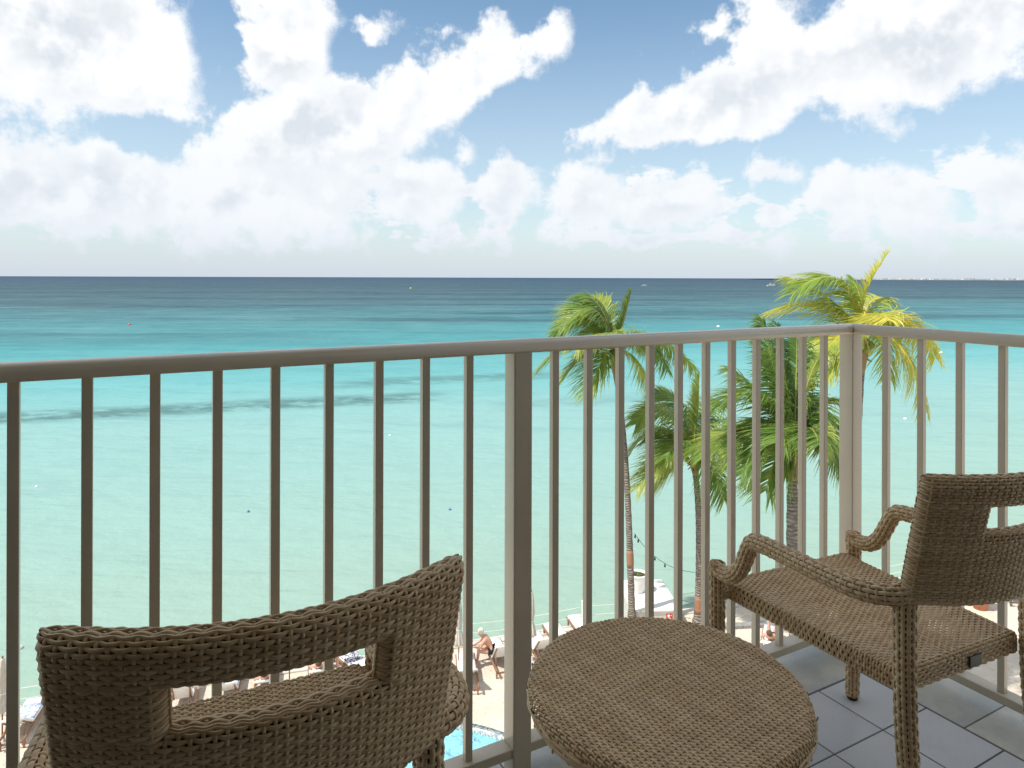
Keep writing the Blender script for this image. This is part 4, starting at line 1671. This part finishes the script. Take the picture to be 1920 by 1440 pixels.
STAND = mirror({'pel': (0, 0, .93), 'wai': (0, -.01, 1.10), 'che': (0, 0, 1.30), 'nec': (0, 0, 1.46), 'jaw': (0, .02, 1.54), 'hea': (0, .01, 1.63), 'cro': (0, 0, 1.70),
                'sho*': (.19, 0, 1.39), 'elb*': (.25, -.02, 1.12), 'wri*': (.25, .06, .88), 'hip*': (.095, 0, .88), 'kne*': (.10, .02, .49), 'ank*': (.10, 0, .075), 'toe*': (.12, .17, .035)})
SZ_ = .385                       # top of a lounger cushion
FLAT = mirror({'pel': (0, -.12, SZ_ + .12), 'wai': (0, -.30, SZ_ + .17), 'che': (0, -.46, SZ_ + .28), 'nec': (0, -.62, SZ_ + .40), 'jaw': (0, -.69, SZ_ + .47), 'hea': (0, -.76, SZ_ + .53), 'cro': (0, -.82, SZ_ + .57),
               'face': (0, .55, .8), 'sho*': (.19, -.55, SZ_ + .33), 'elb*': (.29, -.36, SZ_ + .14), 'wri*': (.27, -.12, SZ_ + .08), 'hip*': (.095, -.06, SZ_ + .10), 'kne*': (.12, .38, SZ_ + .13), 'ank*': (.13, .78, SZ_ + .05), 'toe*': (.16, .84, SZ_ + .20)})
KNEES = dict(FLAT)
for s_, sg in (('L', -1), ('R', 1)):
    KNEES['kne' + s_] = (sg * .12, .30, SZ_ + .50)
    KNEES['ank' + s_] = (sg * .12, .56, SZ_ + .06)
    KNEES['toe' + s_] = (sg * .13, .72, SZ_ + .035)
SIT = mirror({'pel': (0, 0, .52), 'wai': (0, .07, .67), 'che': (0, .20, .83), 'nec': (0, .33, .95), 'jaw': (0, .42, 1.00), 'hea': (0, .42, 1.09), 'cro': (0, .41, 1.16),
              'sho*': (.19, .27, .90), 'elb*': (.22, .42, .66), 'wri*': (.09, .60, .62), 'hip*': (.10, .06, .49), 'kne*': (.15, .46, .50), 'ank*': (.13, .52, .075), 'toe*': (.14, .68, .035)})


def on_lounger(x, y, rz):
    return (x, y, .004), rz


person('person in colourful patterned swim shorts lying on a lounger', FLAT, (-7.75, 21.75, .004), RZ, skin_p, hair_b, pattern)
person('person lying back with both bare knees raised', KNEES, (-6.25, 22.35, .004), RZ, skin_p, hair_b, black_cloth)
person('person standing in a red swimsuit', STAND, (-5.75, 22.45, 0), RZ + .3, skin_p, hair_b, red_cloth, True)
person('white haired person sitting bent forward on the side of a lounger', SIT, (-.62, 23.18, 0), RZ + R(75), skin_m, hair_w, black_cloth)
person('person stretched out with bare legs on the lounger under the corner armchair', FLAT, (9.15, 24.2, .004), RZ - .7, skin_m, hair_b, black_cloth)

# ------------------------------------------------------------------ things on the water
def buoy(label, px, py, r, c, nm):
    Y = 1290.0 * (EYE - SEA_Z) / (py - (517.5 + .003 * px))
    m = bpy.data.materials.get('buoy_' + nm) or mat('buoy_' + nm, c, .4, .5)[0]
    r = r * .6
    root = empty('buoy', (g_at(px, Y), Y, SEA_Z), 0, label, 'buoy', 'mooring buoys on the sea')
    mb = MB(); mb.lathe([(.01 * r, -.5 * r), (.7 * r, -.35 * r), (r, .15 * r), (.92 * r, .5 * r), (.5 * r, .9 * r), (.16 * r, 1.0 * r)], seg=16); mb.build('float', m, root)
    mb = MB(); mb.lathe([(.14 * r, .98 * r), (.14 * r, 1.25 * r), (.22 * r, 1.3 * r), (.05 * r, 1.42 * r)], seg=10); mb.build('eye', grey_metal, root)


W_, B_, R_, O_ = (.80, .80, .78), (.04, .12, .42), (.60, .10, .06), (.70, .48, .05)
buoy('white buoy on the pale water at far left below the reef', 70, 913, .17, W_, 'white')
buoy('white buoy on the water between the balusters left of the thick middle post', 732, 817, .20, W_, 'white')
buoy('small blue buoy on the water, the left one of two', 467, 960, .15, B_, 'blue')
buoy('small blue buoy on the water, the right one just left of the thick middle post', 845, 956, .15, B_, 'blue')
buoy('lone red buoy on the turquoise water far out at left', 243, 609, .75, R_, 'red')
buoy('tiny yellow buoy near the horizon', 770, 541, 2.2, O_, 'yellow')
buoy('white buoy right of the yellowing palm just under the side rail', 1765, 662, .55, W_, 'white')
buoy('white buoy below the drooping yellow frond', 1698, 786, .28, W_, 'white')
buoy('white buoy above the handrail between the slender and the yellowing palm', 1347, 613, .8, W_, 'white')
buoy('small white buoy left of the short palm trunk', 1238, 880, .16, W_, 'white')
buoy('large white float near the shore at far left', 37, 1216, .24, W_, 'white')


def boat(label, px, py, L):
    Y = 1290.0 * (EYE - SEA_Z) / (py - (517.5 + .003 * px))
    root = empty('motor_boat', (g_at(px, Y), Y, SEA_Z), R(12), label, 'boat')
    wm = bpy.data.materials['white_paint']
    v, f = [], []
    st = [(-.5, .9, .10), (-.2, 1.0, .12), (.2, .92, .15), (.40, .5, .19), (.5, .02, .22)]
    for (x, w, h) in st:
        v += [(x * L, -w * L * .13, h * L), (x * L, -w * L * .09, -.02 * L), (x * L, w * L * .09, -.02 * L), (x * L, w * L * .13, h * L)]
    for i in range(4):
        for k in range(3):
            f.append((i * 4 + k, i * 4 + k + 1, i * 4 + k + 5, i * 4 + k + 4))
        f.append((i * 4 + 3, i * 4, i * 4 + 4, i * 4 + 7))
    f += [(0, 1, 2, 3)]
    mb = MB(); mb.add(v, f); mb.build('hull', wm, root, smooth=False)
    mb = MB(); mb.box((-.05 * L, 0, .19 * L), (.34 * L, .17 * L, .13 * L)); mb.build('cabin', wm, root, smooth=False, bevel=.02 * L)
    mb = MB(); mb.box((-.05 * L, 0, .205 * L), (.345 * L, .174 * L, .05 * L)); mb.build('windows', black_wire, root, smooth=False)
    mb = MB(); mb.tube([(-.1 * L, 0, .25 * L), (-.1 * L, 0, .42 * L)], .008 * L, 5); mb.build('mast', wm, root)


boat('white motor boat on the dark blue water left of the yellowing palm', 1446, 536.5, 16)
boat('tiny white boat near the horizon above the slender palm', 1208, 536.0, 9)

# far shore with a low town
rg = np.random.default_rng(5)
coast_m = speckled('far_coast', (.16, .20, .17), (.26, .27, .23), .004, .9)
mb = MB()
n = 120
V, F = [], []
for i in range(n):
    x = 3050 + i * 42.0
    yb = 7600 - .10 * (x - 3050)
    h = 9 + 8 * rg.random() * min(1, i / 12)
    V += [(x, yb, SEA_Z - 1), (x, yb + 6, SEA_Z + 2), (x, yb + 140, SEA_Z + h), (x, yb + 900, SEA_Z + h * .8), (x, yb + 1400, SEA_Z - 1)]
for i in range(n - 1):
    for k in range(4):
        F.append((i * 5 + k, (i + 1) * 5 + k, (i + 1) * 5 + k + 1, i * 5 + k + 1))
mb.add(V, F)
tag(mb.build('distant_coast', coast_m, smooth=False), 'low far shore on the horizon at right', None, None, 'structure')
tm = bpy.data.materials.new('far_town')
tm.use_nodes = True
t = tm.node_tree
Ex.tree = t
rnd = Ex(node(t, 'ShaderNodeNewGeometry').outputs['Random Per Island'])
t.links.new(mixc(t, rnd, (.72, .72, .70), (.42, .40, .38)), t.nodes['Principled BSDF'].inputs['Base Color'])
mb = MB()
for i in range(230):
    x = 3080 + rg.random() ** .9 * 4800
    yb = 7600 - .10 * (x - 3050)
    mb.box((x, yb + rg.uniform(20, 220), SEA_Z + rg.uniform(5, 15)), (rg.uniform(12, 60), rg.uniform(15, 30), rg.uniform(6, 20)))
tag(mb.build('distant_town', tm, smooth=False), 'pale houses of a far town along the horizon at right', 'town', None, 'stuff')
